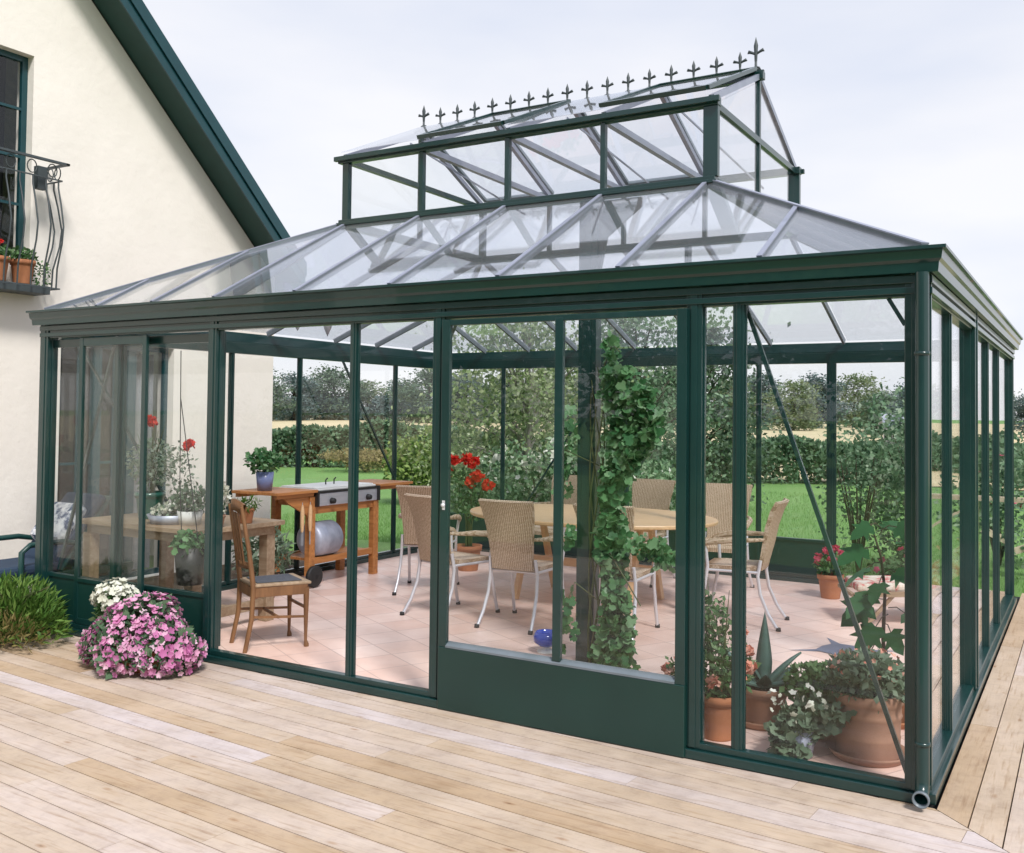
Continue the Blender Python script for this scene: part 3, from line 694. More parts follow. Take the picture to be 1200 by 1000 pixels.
# balcony
m = MB(); m.box(-8.6, -8.34, -.78, .84, 3.04, 3.12); bal = hp(m, 'balcony', 'iron', .005)
m = MB()
def bar_prof(x, y, dx, dy):     # belly-shaped baluster
    return [(x, y, 3.10), (x+dx*.01, y+dy*.01, 3.3), (x+dx*.08, y+dy*.08, 3.55), (x+dx*.10, y+dy*.10, 3.72), (x+dx*.05, y+dy*.05, 3.95), (x, y, 4.12), (x, y, 4.2)]
nb = 12
rails = MB()
for i in range(nb+1):
    y = -.80+1.66*i/nb; rails.tube(bar_prof(-8.28, y, 1, 0), .0085, 6)
for y, s in ((.92, 1), (-.86, -1)):
    for x in (-8.40, -8.52): rails.tube(bar_prof(x, y-.03*s, 0, s), .0085, 6)
hp(rails, 'baluster_row', 'iron', parent=bal)
tr = MB(); lr = MB(); sc_ = MB(); tr.bar((-8.60, -.88, 4.37), (-8.23, -.88, 4.37), .035, .02); tr.bar((-8.60, .93, 4.37), (-8.23, .93, 4.37), .035, .02); tr.bar((-8.25, -.9, 4.37), (-8.25, .95, 4.37), .04, .022)
for z in (4.2,): lr.bar((-8.28, -.86, z), (-8.28, .9, z), .016, .012); lr.bar((-8.6, .9, z), (-8.284, .9, z), .016, .012)
hp(lr, 'lower_rail', 'iron', parent=bal)
lr = MB(); lr.bar((-8.28, -.86, 3.10), (-8.28, .9, 3.10), .016, .012); lr.bar((-8.6, .9, 3.10), (-8.284, .9, 3.10), .016, .012); hp(lr, 'foot_rail', 'iron', parent=bal)
for i in range(8):
    y = -.75+i*.22; sc_ = MB(); sc_.tube([(-8.28, y+.05*math.cos(a), 4.285+.065*math.sin(a)) for a in [k*math.pi/6 for k in range(13)]], .006, 5, False); hp(sc_, 'scroll', 'iron', parent=bal)
for i in range(2):
    x = -8.36-i*.12; sc_ = MB(); sc_.tube([(x+.05*math.cos(a), .9, 4.285+.065*math.sin(a)) for a in [k*math.pi/6 for k in range(13)]], .006, 5, False); hp(sc_, 'scroll', 'iron', parent=bal)
hp(tr, 'handrail', 'iron', parent=bal)
lm = MB(); lm.box(-8.45, -8.38, .70, .80, 4.1, 4.33); hp(lm, 'bracket', 'iron', parent=bal)

# ============================================================ POTTED PLANTS
def pot_mesh(r, h, style='plain', z=0):
    m = MB()
    if style == 'plain': p = [(0, 0), (r*.72, 0), (r*.74, .01), (r*.93, h*.78), (r*.95, h*.8), (r*1.03, h*.8), (r*1.05, h), (r*.95, h), (r*.92, h*.9), (0, h*.88)]
    elif style == 'barrel': p = [(0, 0), (r*.92, 0), (r*.94, .01), (r*.97, h*.3), (r*.98, h*.32), (r*.96, h*.35), (r*.99, h*.62), (r*1.03, h*.65), (r*1.0, h*.69), (r*1.0, h*.82), (r*1.06, h*.85), (r*1.07, h), (r*.97, h), (r*.94, h*.9), (0, h*.88)]
    else: p = [(0, 0), (r*.8, 0), (r*1.0, h), (r*.93, h), (r*.9, h*.9), (0, h*.88)]
    m.lathe([(a, b+z) for a, b in p], n=40); return m
def potted(name, loc, label, r, h, potm, cat='potted plant', style='plain', saucer=False, group='potted plants'):
    t = thing(name, loc, label, cat, 0, group); z = 0
    if saucer:
        m = MB(); m.lathe([(0, 0), (r*1.05, 0), (r*1.22, .035), (r*1.25, .045), (r*1.2, .047), (r*1.0, .014), (0, .014)], n=40); m.build('saucer', M[potm], t); z = .015
    pot_mesh(r, h, style, z).build('pot', M[potm], t)
    m = MB(); m.lathe([(0, z+h*.90), (r*.9, z+h*.90)], n=24); m.build('soil', M['soil'], t); return t
def stems(t, n, r0, h, spread, z0, rad=.006, m='stem', curve=.3):
    mb = MB(); tips = []
    for i in range(n):
        a = rng.random()*6.283; rr = r0*rng.random()**.5; ph = rng.random()*6.283; sp_ = spread*rng.random()**.6; hh = h*(.6+.5*rng.random())
        p0 = Vector((rr*math.cos(a), rr*math.sin(a), z0)); p3 = Vector((sp_*math.cos(a+curve*math.sin(ph)), sp_*math.sin(a+curve*math.sin(ph)), z0+hh))
        p1 = p0+Vector((0, 0, hh*.4)); pts = [p0, p0.lerp(p1, .8), p1.lerp(p3, .5), p3]; mb.tube(pts, [rad, rad*.8, rad*.6, rad*.3], 5); tips.append(pts)
    mb.build('stem', M[m], t); return tips
# big terracotta pot with bushy plant, near right corner
FLZ = .004
p = potted('potted_plant', (-.385, .54, FLZ), 'largest round ribbed terracotta pot on a saucer, overflowing with soft grey-green foliage', .178, .35, 'terra_old', style='barrel', saucer=True)
pts = blob(1100, (0, 0, .43), (.23, .23, .13)); scatter('foliage', M['greyleaf'], p, pts, .055, LEAF, pts-np.array([0, 0, .3]), .5)
pts = blob(60, (0, 0, .50), (.2, .2, .10), .8); scatter('flower', M['orangeflower'], p, pts, .03, FLOWER, None, 1, pts-np.array([0, 0, .3]))
# small trailing plant left of it
p = potted('potted_plant', (-.72, .34, FLZ), 'small pot hidden under trailing variegated leaves with white blooms, left of the big ribbed pot', .10, .16, 'galv', style='cone')
pts = np.vstack([blob(240, (.02, 0, .20), (.12, .12, .08)), blob(200, (-.03, -.06, .10), (.10, .09, .09)), blob(110, (.14, .04, .24), (.14, .10, .09))]); scatter('foliage', M['greyleaf'], p, pts, .065, IVY, pts-np.array([0, 0, .15]), .7)
pts = blob(26, (0, -.03, .30), (.16, .16, .10), .9); scatter('flower', M['whiteflower'], p, pts, .035, FLOWER, None, 1, pts)
# bushy plant between agave and big pot
p = potted('potted_plant', (-.66, .74, FLZ), 'low bushy feathery green plant between the agave and the big ribbed pot', .14, .20, 'terra_old')
pts = blob(1200, (0, -.03, .30), (.24, .22, .13)); scatter('foliage', M['pothos'], p, pts, .045, LEAF, pts-np.array([0, 0, .2]), .6)
# agave
p = potted('potted_plant', (-1.05, .80, FLZ), 'spiky blue-green agave in a terracotta pot on a wide saucer', .155, .22, 'terra_old', saucer=True)
mb = MB()
for a, ln, el in ((1.7, .46, 1.45), (3.5, .42, .9), (.5, .32, .95), (5.9, .52, .45), (4.3, .34, .45), (2.6, .24, .5), (5.1, .22, .8), (1.0, .30, .55), (3.9, .20, 1.2)):
    n = 9; cen = []; d = Vector((math.cos(a), math.sin(a), 0)); s = Vector((-math.sin(a), math.cos(a), 0)); pos = Vector((0, 0, .22)); e = el
    vs = []
    for k in range(n+1):
        t_ = k/n; wd = .058*(1-t_**1.6)*(.65+1.2*t_ if t_ < .35 else 1.07); u = d*math.cos(e)+Vector((0, 0, math.sin(e))); nrm_ = u.cross(s)
        vs += [pos-s*wd-nrm_*wd*.35, pos+nrm_*.012, pos+s*wd-nrm_*wd*.35, pos+nrm_*(-.008)*(1-t_)]
        pos = pos+u*(ln/n); e -= .055*(1 if el < 1.3 else .1)
    fs = []
    for k in range(n):
        o = 4*k; fs += [(o, o+1, o+5, o+4), (o+1, o+2, o+6, o+5), (o+2, o+3, o+7, o+6), (o+3, o, o+4, o+7)]
    mb.add(vs, fs, True)
mb.build('leaves', M['agave'], p)
# flowering bush behind door post
p = potted('potted_plant', (-1.20, .40, FLZ), 'tall straight-sided terracotta pot of salmon-flowered shrub beside the door post', .125, .26, 'terra', style='plain')
tips = stems(p, 9, .06, .62, .22, .24)
pts = np.vstack([blob(700, (0, 0, .42), (.2, .2, .2)), blob(260, (-.05, 0, .68), (.11, .11, .16)), blob(160, (-.2, -.02, .36), (.12, .12, .12))]); scatter('foliage', M['pothos'], p, pts, .045, LEAF, pts-np.array([0, 0, .3]), .8)
pts = np.vstack([blob(36, c, (.035, .035, .035)) for c in ((.17, .02, .52), (.15, -.06, .38), (-.18, -.08, .34), (-.24, .02, .42), (.02, -.16, .36), (-.3, -.04, .36), (.12, .05, .62), (-.12, -.14, .30), (.2, -.03, .44))]); scatter('flower', M['orangeflower'], p, pts, .034, FLOWER, None, 1, pts)
# fig tree
p = potted('fig_tree', (-.40, 1.25, FLZ), 'young fig tree with big lobed leaves rising behind the ribbed pot', .15, .26, 'terra', 'fig tree', saucer=True)
mb = MB(); trunk = [(0, 0, .22), (-.03, .02, .5), (-.02, .03, .8), (-.04, .0, 1.02), (-.10, .0, 1.22)]
mb.tube(trunk, [.014, .012, .010, .008, .004], 7)
lf_p, lf_d = [], []
for c, d in (((-.04, 0, 1.20), (-.5, -.2, .1)), ((-.03, .02, 1.05), (-.9, -.3, .1)), ((-.02, 0, 1.1), (.7, -.5, .2)), ((-.03, 0, .98), (-.7, -.6, -.3)), ((-.02, .02, .92), (.6, -.4, .1)), ((-.03, .0, .85), (-.5, -.7, -.5)), ((-.02, .02, .75), (-.8, -.2, -.3)), ((0, .02, .66), (-.5, -.6, -.6)), ((-.02, .02, .6), (.4, -.6, -.3)), ((-.03, .02, .52), (-.5, -.5, -.7)), ((-.02, .02, .46), (.3, -.6, -.6)), ((-.05, 0, 1.15), (.3, .6, .3)), ((-.04, 0, 1.18), (.8, -.1, .25)), ((0, .02, .7), (.8, .1, -.2)), ((-.02, 0, .9), (-.1, -.9, -.3))):
    c, d = Vector(c), Vector(d); e = c+d*.12; mb.tube([c, (c+e)/2+Vector((0, 0, .02)), e], .0035, 5); lf_p.append(e); lf_d.append(d+Vector((0, 0, -.35)))
mb.build('trunk', M['bark'], p)
scatter('foliage', M['fig'], p, np.array([list(x) for x in lf_p]), .185, FIG, np.array([list(x) for x in lf_d]), .12, np.array([[.2, -.5, .8]]*len(lf_p)), var=.2)
# pink geranium by back wall
p = potted('potted_plant', (-1.65, 5.3, FLZ), 'small terracotta pot of rose-pink geraniums near the back wall', .13, .25, 'terra')
pts = blob(220, (0, 0, .33), (.17, .17, .09)); scatter('foliage', M['pothos'], p, pts, .055, LEAF, pts-np.array([0, 0, .2]), .6)
pts = np.vstack([blob(26, c, (.045, .045, .04)) for c in ((-.11, -.05, .42), (-.02, -.08, .50), (.12, 0, .46), (-.13, .02, .36), (.03, -.05, .41), (.02, .1, .5))]); scatter('flower', M['pinkflower'], p, pts, .04, FLOWER, None, 1, pts)
# red geranium behind chairs: tall
p = potted('potted_plant', (-5.75, 4.65, FLZ), 'tall standard geranium with scarlet flower heads behind the wicker chairs', .16, .3, 'terra')
tips = stems(p, 12, .06, 1.0, .32, .28, .008)
pts = np.vstack([blob(420, (.05, 0, .85), (.26, .26, .26)), blob(160, (-.1, 0, 1.1), (.2, .2, .12))]); scatter('foliage', M['pothos'], p, pts, .06, LEAF, None, 1)
pts = np.vstack([blob(44, c, (.075, .075, .065)) for c in ((-.34, 0, 1.36), (-.33, .0, 1.20), (-.20, -.05, 1.32), (.02, -.1, 1.34), (.12, -.1, 1.30), (.30, -.05, 1.03), (.18, -.1, 1.14), (-.38, .05, 1.14), (.07, -.08, 1.05))]); scatter('flower', M['redflower'], p, pts, .055, FLOWER, None, 1, pts-np.array([0, 0, .9]))

# climbing vine on interior column
vn = thing('climbing_vine', (-2.5, 1.5, FLZ), 'leafy green vine climbing the dark inner column and spilling over the floor', 'vine')
mb = MB()
for k in range(5):
    a = k*1.3; mb.tube([(-.02+.06*math.cos(a+z*3), .02*math.sin(a+z*3)-.02, z) for z in np.linspace(.0, 2.35-.1*k, 22)], [.010-.0003*i for i in range(22)], 5)
for pth in ([(0, -.02, 1.0), (.25, -.05, .98), (.45, -.08, .88), (.62, -.1, .90)], [(0, 0, 2.2), (.10, -.02, 2.42), (.16, -.03, 2.36)], [(0, -.05, .5), (-.16, -.1, .62), (-.2, -.12, .5)], [(0, -.02, 1.5), (-.32, -.02, 1.62), (-.36, -.05, 1.3)], [(.1, -.1, .9), (.3, -.2, .7), (.42, -.2, .52)]): mb.tube(pth, .005, 5)
mb.build('stem', M['stem'], vn)
P_ = []
for z, dx, w_, n in ((2.38, .04, .06, 26), (2.2, .12, .16, 80), (2.05, .20, .26, 150), (1.9, .24, .27, 160), (1.75, .24, .25, 150), (1.6, .18, .21, 120), (1.45, .12, .16, 100), (1.3, .08, .12, 80), (1.15, .08, .12, 80), (1.0, .06, .12, 80), (.85, .06, .13, 80), (.7, .10, .12, 70), (.55, .10, .13, 70), (.42, .12, .15, 80), (.28, .12, .17, 90), (.15, .1, .2, 100), (.06, .1, .22, 60)):
    P_.append(blob(int(n*1.2), (dx+.05, -.05, z), (w_*.85, .12, .10)))
P_ += [blob(46, (-.27, -.03, 1.75), (.07, .08, .26)), blob(40, (-.29, -.03, 1.4), (.06, .08, .22)), blob(20, (-.22, -.05, 1.0), (.06, .06, .1)), blob(80, (.38, -.08, .92), (.22, .1, .10)), blob(40, (.60, -.1, .86), (.14, .08, .08)), blob(30, (-.22, -.1, .3), (.08, .1, .25))]
P_ = np.vstack(P_); scatter('foliage', M['vine'], vn, P_, .064, IVY, np.array([[.1, -.5, -.75]]*len(P_)), .75, np.array([[.1, -.6, .5]]*len(P_)), var=.6)

# ---- left table with its pots
TB = thing('potting_table', (-6.36, .86, FLZ), 'long weathered wooden table inside the left bay covered with plants', 'table')
m = MB(); m.box(-.77, .78, -.52, .50, .86, .90); m.build('tabletop', M['greywood'], TB, .004)
m = MB(); m.box(-.7, .71, -.46, .44, .78, .86); m.build('apron', M['greywood'], TB)
for x in (-.68, .65):
    for y in (-.43, .41):
        m = MB(); m.box(x-.05, x+.05, y-.05, y+.05, 0, .78); m.build('leg', M['greywood'], TB, .004)
m = MB(); m.box(.62, .67, -.38, .36, .12, .2); m.box(-.63, .60, -.05, .02, .13, .19); m.build('stretcher', M['greywood'], TB)
TZ = .904
p = potted('potted_plant', (-6.66, .75, TZ), 'tall silvery shrub with two red blooms in a green pot on the long table', .13, .24, 'greenpot')
stems(p, 10, .05, .7, .22, .2)
pts = np.vstack([blob(600, (0, 0, .5), (.2, .22, .24)), blob(200, (.25, .1, .4), (.16, .16, .3))]); scatter('foliage', M['variegated'], p, pts, .045, LEAF, None, 1)
pts = np.vstack([blob(34, (.02, -.02, .88), (.045, .045, .045)), blob(34, (.44, .05, .68), (.06, .05, .045))]); scatter('flower', M['redflower'], p, pts, .05, FLOWER, None, 1)
p = potted('potted_plant', (-5.98, .62, TZ), 'low pot of pale green leaves in the middle of the long table', .11, .12, 'white', style='cone')
pts = blob(260, (0, 0, .22), (.18, .15, .13)); scatter('foliage', M['greyleaf'], p, pts, .05, LEAF, None, 1)
p = potted('potted_plant', (-6.2, .6, TZ), 'wide shallow tray of white flowers toward the front of the long table', .2, .08, 'galv', style='cone')
pts = blob(160, (0, 0, .12), (.2, .16, .06)); scatter('flower', M['whiteflower'], p, pts, .035, FLOWER, None, 1, pts); pts = blob(160, (0, 0, .1), (.18, .15, .05)); scatter('foliage', M['greyleaf'], p, pts, .04)
p = potted('potted_plant', (-5.68, .98, TZ), 'little clay pot with a tuft of green on the right end of the long table', .07, .13, 'terra')
pts = blob(150, (0, 0, .17), (.12, .12, .05)); scatter('foliage', M['fern'], p, pts, .06, NARROW, pts-np.array([0, 0, .1]), .5)
p = potted('potted_plant', (-5.63, .60, TZ), 'white flowering stems at the corner of the long table behind the main post', .07, .11, 'terra_old')
pts = blob(110, (.02, 0, .25), (.09, .09, .17)); scatter('flower', M['whiteflower'], p, pts, .04, FLOWER, None, 1, pts); scatter('foliage', M['greyleaf'], p, blob(80, (0, 0, .18), (.09, .09, .12)), .04)
hb = thing('hanging_pot', (-5.6, .30, .48), 'black hanging planter with dark foliage below the glass in the left bay', 'hanging pot')
m = MB(); m.lathe([(0, 0), (.10, 0), (.13, .30), (.12, .30), (0, .27)], n=24); m.build('pot', M['blackpot'], hb)
m = MB(); m.tube([(-.1, 0, .3), (-.14, .0, .8), (-.16, 0, 1.9)], .004, 5); m.tube([(.1, 0, .3), (-.15, 0, 1.5)], .004, 5); m.build('cord', M['blackpot'], hb)
scatter('foliage', M['vine'], hb, blob(260, (0, 0, .32), (.14, .13, .1)), .06, IVY)
# storage crate below table
p = potted('potted_plant', (-6.48, 2.02, FLZ), 'pot of silvery strap leaves on the floor between table and barbecue cart', .14, .24, 'terra_old')
pts = blob(420, (0, 0, .45), (.25, .25, .24)); scatter('foliage', M['greyleaf'], p, pts, .13, NARROW, pts-np.array([0, 0, .2]), .5)
scatter('flower', M['whiteflower'], p, blob(60, (.05, -.1, .55), (.16, .14, .12)), .035, FLOWER)

# wooden chair with dark seat
WC = thing('wooden_chair', (-5.02, .64, FLZ), 'old wooden side chair with curved open back and dark woven seat, next to the doorway', 'chair', R(-28))
for s in (-1, 1):
    m = MB(); m.tube([(s*.19, -.27, 0), (s*.185, -.22, .25), (s*.185, -.21, .5), (s*.18, -.25, .8), (s*.17, -.31, 1.13)], [.018, .02, .022, .019, .015], 8); m.build('rear_leg', M['oldwood'], WC)
    m = MB(); m.tube([(s*.21, .22, 0), (s*.21, .22, .02), (s*.205, .215, .05), (s*.205, .215, .3), (s*.205, .215, .47)], [.02, .02, .012, .019, .024], 10); m.build('front_leg', M['oldwood'], WC)
m = MB(); m.box(-.20, .20, .205, .235, .42, .50); m.box(-.18, .18, -.225, -.20, .42, .50)
for s in (-1, 1): m.prism([(s*.19, -.22, .42), (s*.19, -.22, .50), (s*.22, .22, .50), (s*.22, .22, .42)], (-s*.022, 0, 0))
m.build('seat_frame', M['oldwood'], WC, .003)
m = MB(); m.prism([(-.225, .25, .50), (.225, .25, .50), (.20, -.22, .50), (-.20, -.22, .50)], (0, 0, .022)); m.build('seat_rim', M['greywood'], WC, .006)
m = MB(); m.prism([(-.17, .19, .524), (.17, .19, .524), (.15, -.17, .524), (-.15, -.17, .524)], (0, 0, .006)); m.build('seat', M['slate'], WC, .003)
n = 8
for z, h, yb in ((1.06, .09, -.30), (.64, .05, -.235)):
    m = MB(); vs = []
    for k in range(n+1):
        x = -.18+.36*k/n; y = yb-.03*math.sin(math.pi*k/n); dz = (.035 if z > 1 else .0)*math.sin(math.pi*k/n)
        vs += [(x, y, z+dz), (x, y, z+h+dz), (x, y+.02, z+h+dz), (x, y+.02, z+dz)]
    fs = [(4*k+a, 4*k+(a+1) % 4, 4*k+4+(a+1) % 4, 4*k+4+a) for k in range(n) for a in range(4)]; m.add(vs, fs, True); m.build('back_rail', M['oldwood'], WC)
m = MB()
for x in (-.07, 0, .07): m.bar((x, -.255, .67), (x, -.315, 1.08), .03, .012, (0, 1, 0))
m.build('back_splat', M['oldwood'], WC)
m = MB()
for s in (-1, 1): m.bar((s*.188, -.23, .27), (s*.205, .21, .24), .018, .018)
m.bar((-.19, -.005, .25), (.19, -.005, .25), .018, .018); m.bar((-.2, .215, .31), (.2, .215, .31), .016, .02); m.build('stretcher', M['oldwood'], WC)

# barbecue cart
GC = thing('barbecue_cart', (-6.77, 3.26, FLZ), 'wooden barbecue cart with steel burner box, side shelves and lower shelf', 'barbecue')
for x in (-.25, .25):
    for y in (-.54, .54):
        m = MB(); m.box(x-.035, x+.035, y-.045, y+.045, .12 if y < 0 else 0, .97); m.build('leg', M['teak'], GC, .004)
m = MB()
for y in (-.56, .50): m.box(-.215, .215, y, y+.05, .86, .95)
m.box(.225, .27, -.495, .495, .78, .86); m.box(-.27, -.225, -.495, .495, .86, .95); m.box(.225, .275, -.495, .495, .24, .31); m.box(-.275, -.225, -.495, .495, .24, .31)
m.build('frame', M['teakx'], GC, .003)
m = MB()
for k in range(6): m.box(-.22+k*.075, -.155+k*.075, -.495, .495, .27, .295)
m.build('lower_shelf', M['teakx'], GC)
for y0, y1 in ((-1.12, -.5), (.55, 1.2)):
    m = MB()
    for k in range(6): m.box(-.33+k*.11, -.225+k*.11, y0, y1, 1.015, 1.045)
    m.box(-.30, -.26, y0+.03, y1-.03, .975, 1.015); m.box(.25, .29, y0+.03, y1-.03, .975, 1.015); m.build('side_shelf', M['teakx'], GC, .003)
for y0 in (-1.0,):
    m = MB(); m.prism([(.24, -.58, .97), (.24, -.95, .97), (.24, -.9, .92), (.24, -.62, .78), (.24, -.58, .72)], (.03, 0, 0)); m.build('shelf_bracket', M['teakx'], GC)
m = MB(); m.box(-.27, .30, -.49, .54, .86, 1.0); gb = m.build('burner_box', M['steel'], GC, .01)
m = MB(); m.box(-.285, .308, -.50, .55, 1.0, 1.022); m.build('rim', M['rubber'], GC)
m = MB(); m.box(-.28, .28, -.485, .535, 1.022, 1.045); m.box(-.26, .26, -.46, .51, 1.045, 1.06); m.build('lid', M['white'], GC, .008)
for y in (-.26, .05, .36):
    m = MB(); m.lathe([(0, .05), (.028, .045), (.034, 0)], (.302, y, .91), 14, 'x'); m.build('knob', M['rubber'], gb)
for y in (-.495, .545):
    m = MB(); m.box(.20, .33, y-.015, y+.015, .86, 1.03); m.build('end_cap', M['rubber'], gb, .006)
for y in (-.02, .12):
    m = MB(); m.tube([(0, y, 1.06), (0, y, 1.11), (0, y+.03, 1.13)], .008, 6); m.build('lid_knob', M['rubber'], gb)
for x in (-.25, .25):
    m = MB(); m.lathe([(0, -.025), (.10, -.025), (.115, -.018), (.115, .018), (.10, .025), (0, .025)], (x+.07*(1 if x > 0 else -1), -.54, .12), 24, 'x'); m.lathe([(.06, .027), (.05, .03), (.02, .03)], (x+.07*(1 if x > 0 else -1), -.54, .12), 18, 'x'); m.build('wheel', M['rubber'], GC)
for x, y, c in ((-6.43, 2.50, 'spatula'), (-6.43, 2.62, 'fork')):
    t = thing('barbecue_tool', (x, y, .50), ('wooden handled %s hanging under the left shelf of the cart' % c), 'utensil', 0, 'barbecue tools')
    m = MB(); m.tube([(0, 0, .12), (0, 0, .2), (0, 0, .34), (0, 0, .40)], [.014, .022, .022, .012], 8); m.build('handle', M['tabletop'], t)
    m = MB(); m.bar((0, 0, -.02), (0, 0, .13), .006, .03 if c == 'spatula' else .012, (1, 0, 0)); m.tube([(0, 0, .40), (0, 0, .43)], .004, 5); m.build('blade', M['steel'], t)
dr = thing('metal_drum', (-6.60, 2.97, .30), 'galvanised metal drum lying on the lower shelf of the barbecue cart', 'drum')
m = MB(); m.lathe([(0, -.26), (.12, -.255), (.17, -.235), (.185, -.2), (.19, -.1), (.195, -.08), (.19, -.06), (.19, .2), (.17, .24), (0, .25)], (0, 0, .195), 32, 'y'); m.build('body', M['galv'], dr)
dr.scale = (1, .8, 1)
m = MB(); m.tube([(.05, -.26, .25), (.05, -.29, .22), (.05, -.29, .17), (.05, -.26, .14)], .008, 6); m.build('handle', M['steel'], dr)
p = potted('potted_plant', (-6.80, 2.32, FLZ+1.045), 'leafy green plant in a glazed blue pot on the cart side shelf', .095, .20, 'bluepot', style='cone')
pts = blob(420, (0, 0, .31), (.19, .19, .12)); scatter('foliage', M['vine'], p, pts, .06, LEAF, pts-np.array([0, 0, .2]), .6)

# ---- wicker armchairs
S = 1.16
def wicker_chair(loc, rz, label):
    t = thing('wicker_armchair', loc, label, 'chair', rz, 'wicker armchairs around the oval table')
    XS = S*.86
    def sc(P): return [(x*XS, y*S, z*S) for x, y, z in P]
    def panel(rows, th, name):
        vs, fs = [], []; nr = len(rows); nc = 9
        for side in (0, 1):
            for (hw, y, z, ny, nz, bow) in rows:
                for k in range(nc):
                    u = -1+2*k/(nc-1); yy = y - bow*(1-u*u); o = th*(side-.5)
                    vs.append((u*hw*XS, (yy+ny*o)*S, (z+nz*o)*S))
        def id_(s, r, k): return s*nr*nc+r*nc+k
        for r in range(nr-1):
            for k in range(nc-1):
                fs.append((id_(0, r, k), id_(0, r, k+1), id_(0, r+1, k+1), id_(0, r+1, k))); fs.append((id_(1, r, k), id_(1, r+1, k), id_(1, r+1, k+1), id_(1, r, k+1)))
            fs.append((id_(0, r, 0), id_(0, r+1, 0), id_(1, r+1, 0), id_(1, r, 0))); fs.append((id_(0, r, nc-1), id_(1, r, nc-1), id_(1, r+1, nc-1), id_(0, r+1, nc-1)))
        for r in (0, nr-1):
            for k in range(nc-1): fs.append((id_(0, r, k), id_(1, r, k), id_(1, r, k+1), id_(0, r, k+1)))
        m = MB(); m.add(vs, fs, True); o = m.build(name, M['wicker'], t)
        sm = o.modifiers.new('edge', 'EDGE_SPLIT'); sm.split_angle = R(50)
    panel([(.20, -.21, .44, 1, .2, .01), (.205, -.225, .52, 1, .2, .02), (.215, -.245, .64, 1, .2, .035), (.235, -.27, .78, 1, .2, .04), (.255, -.31, .90, 1, .3, .04), (.265, -.35, .97, 1, .4, .035)], .03, 'backrest')
    panel([(.21, -.22, .455, 0, 1, 0), (.235, -.1, .445, 0, 1, 0), (.245, .12, .445, 0, 1, 0), (.24, .22, .44, 0, 1, 0), (.23, .25, .415, 0, 1, 0)], .035, 'seat')
    for s in (-1, 1):
        m = MB(); m.tube(sc([(s*.225, -.22, .52), (s*.235, -.2, .40), (s*.24, -.22, .26), (s*.25, -.28, .12), (s*.265, -.36, 0)]), .0135*S, 8); m.build('rear_leg', M['alu'], t)
        m = MB(); m.tube(sc([(s*.27, .27, 0), (s*.265, .235, .14), (s*.26, .2, .32), (s*.265, .18, .46), (s*.285, .19, .58), (s*.29, .21, .63)]), .0135*S, 8); m.build('front_leg', M['alu'], t)
        m = MB(); m.tube(sc([(s*.23, -.25, .68), (s*.27, -.16, .675), (s*.30, -.02, .67), (s*.30, .12, .655), (s*.295, .22, .63), (s*.285, .25, .60)]), [.012*S, .016*S, .024*S, .026*S, .022*S, .014*S], 10); m.build('armrest', M['wicker'], t)
    m = MB()
    for y in (-.18, .2): m.tube(sc([(-.24, y, .42), (.24, y, .42)]), .011*S, 6)
    for s in (-1, 1): m.tube(sc([(s*.24, -.2, .425), (s*.255, .2, .425)]), .011*S, 6)
    m.build('seat_frame', M['alu'], t)
    for s in (-1, 1):
        for y, x in ((-.36, .265), (.27, .27)):
            m = MB(); m.lathe([(0, 0), (.02*S, 0), (.018*S, .03), (0, .03)], (s*x*XS, y*S, 0), 10); m.build('foot_cap', M['rubber'], t)
    return t
wc = wicker_chair((-3.72, 2.50, FLZ), R(3), 'wicker armchair square-on in front of the oval table, its whole back facing the deck')
WG = 'wicker armchairs around the oval table'
for loc, rz, lab in (((-4.48, 2.48, FLZ), R(-12), 'wicker armchair crossed by the thick door post, left of the square-on one'),
                     ((-5.42, 3.36, FLZ), R(24), 'leftmost wicker armchair, standing nearest the barbecue cart'),
                     ((-2.86, 2.62, FLZ), R(6), 'wicker armchair mostly hidden behind the vine-covered column'),
                     ((-2.12, 3.62, FLZ), R(97), 'wicker armchair seen side-on at the right end of the oval table'),
                     ((-4.85, 5.15, FLZ), R(176), 'wicker armchair on the far side of the table, nearest the red geranium'),
                     ((-3.72, 5.12, FLZ), R(180), 'wicker armchair on the far side of the table, in the middle, right of the vine'),
                     ((-2.72, 4.98, FLZ), R(188), 'wicker armchair on the far side of the table, seen between the two right door posts')):
    copy_tree(wc, loc, rz, lab, WG)
# oval table
OT = thing('oval_table', (-3.72, 3.8, FLZ), 'honey coloured oval wooden dining table on trestle legs', 'table')
m = MB(); n = 56; a_, b_ = 1.32, .92
pr = [(1.0, .832), (1.006, .84), (1.006, .86), (1.0, .870)]
vs = [(a_*r_*math.cos(2*math.pi*k/n), b_*r_*math.sin(2*math.pi*k/n), z) for r_, z in pr for k in range(n)]
fs = [(i*n+k, i*n+(k+1) % n, (i+1)*n+(k+1) % n, (i+1)*n+k) for i in range(3) for k in range(n)]+[tuple(range(n-1, -1, -1)), tuple(range(3*n, 4*n))]
m.add(vs, fs); m.build('tabletop', M['tabletop'], OT)
m = MB(); m.box(-.75, .75, -.03, .03, .32, .40); m.box(-.8, .8, -.3, -.26, .77, .83); m.box(-.8, .8, .26, .3, .77, .83); m.build('stretcher', M['tabletop'], OT)
for x in (-.62, .62):
    for s in (-1, 1):
        m = MB(); m.bar((x, s*.12, .80), (x, s*.42, 0.0), .045, .07, (0, 1, 0)); m.build('leg', M['tabletop'], OT)
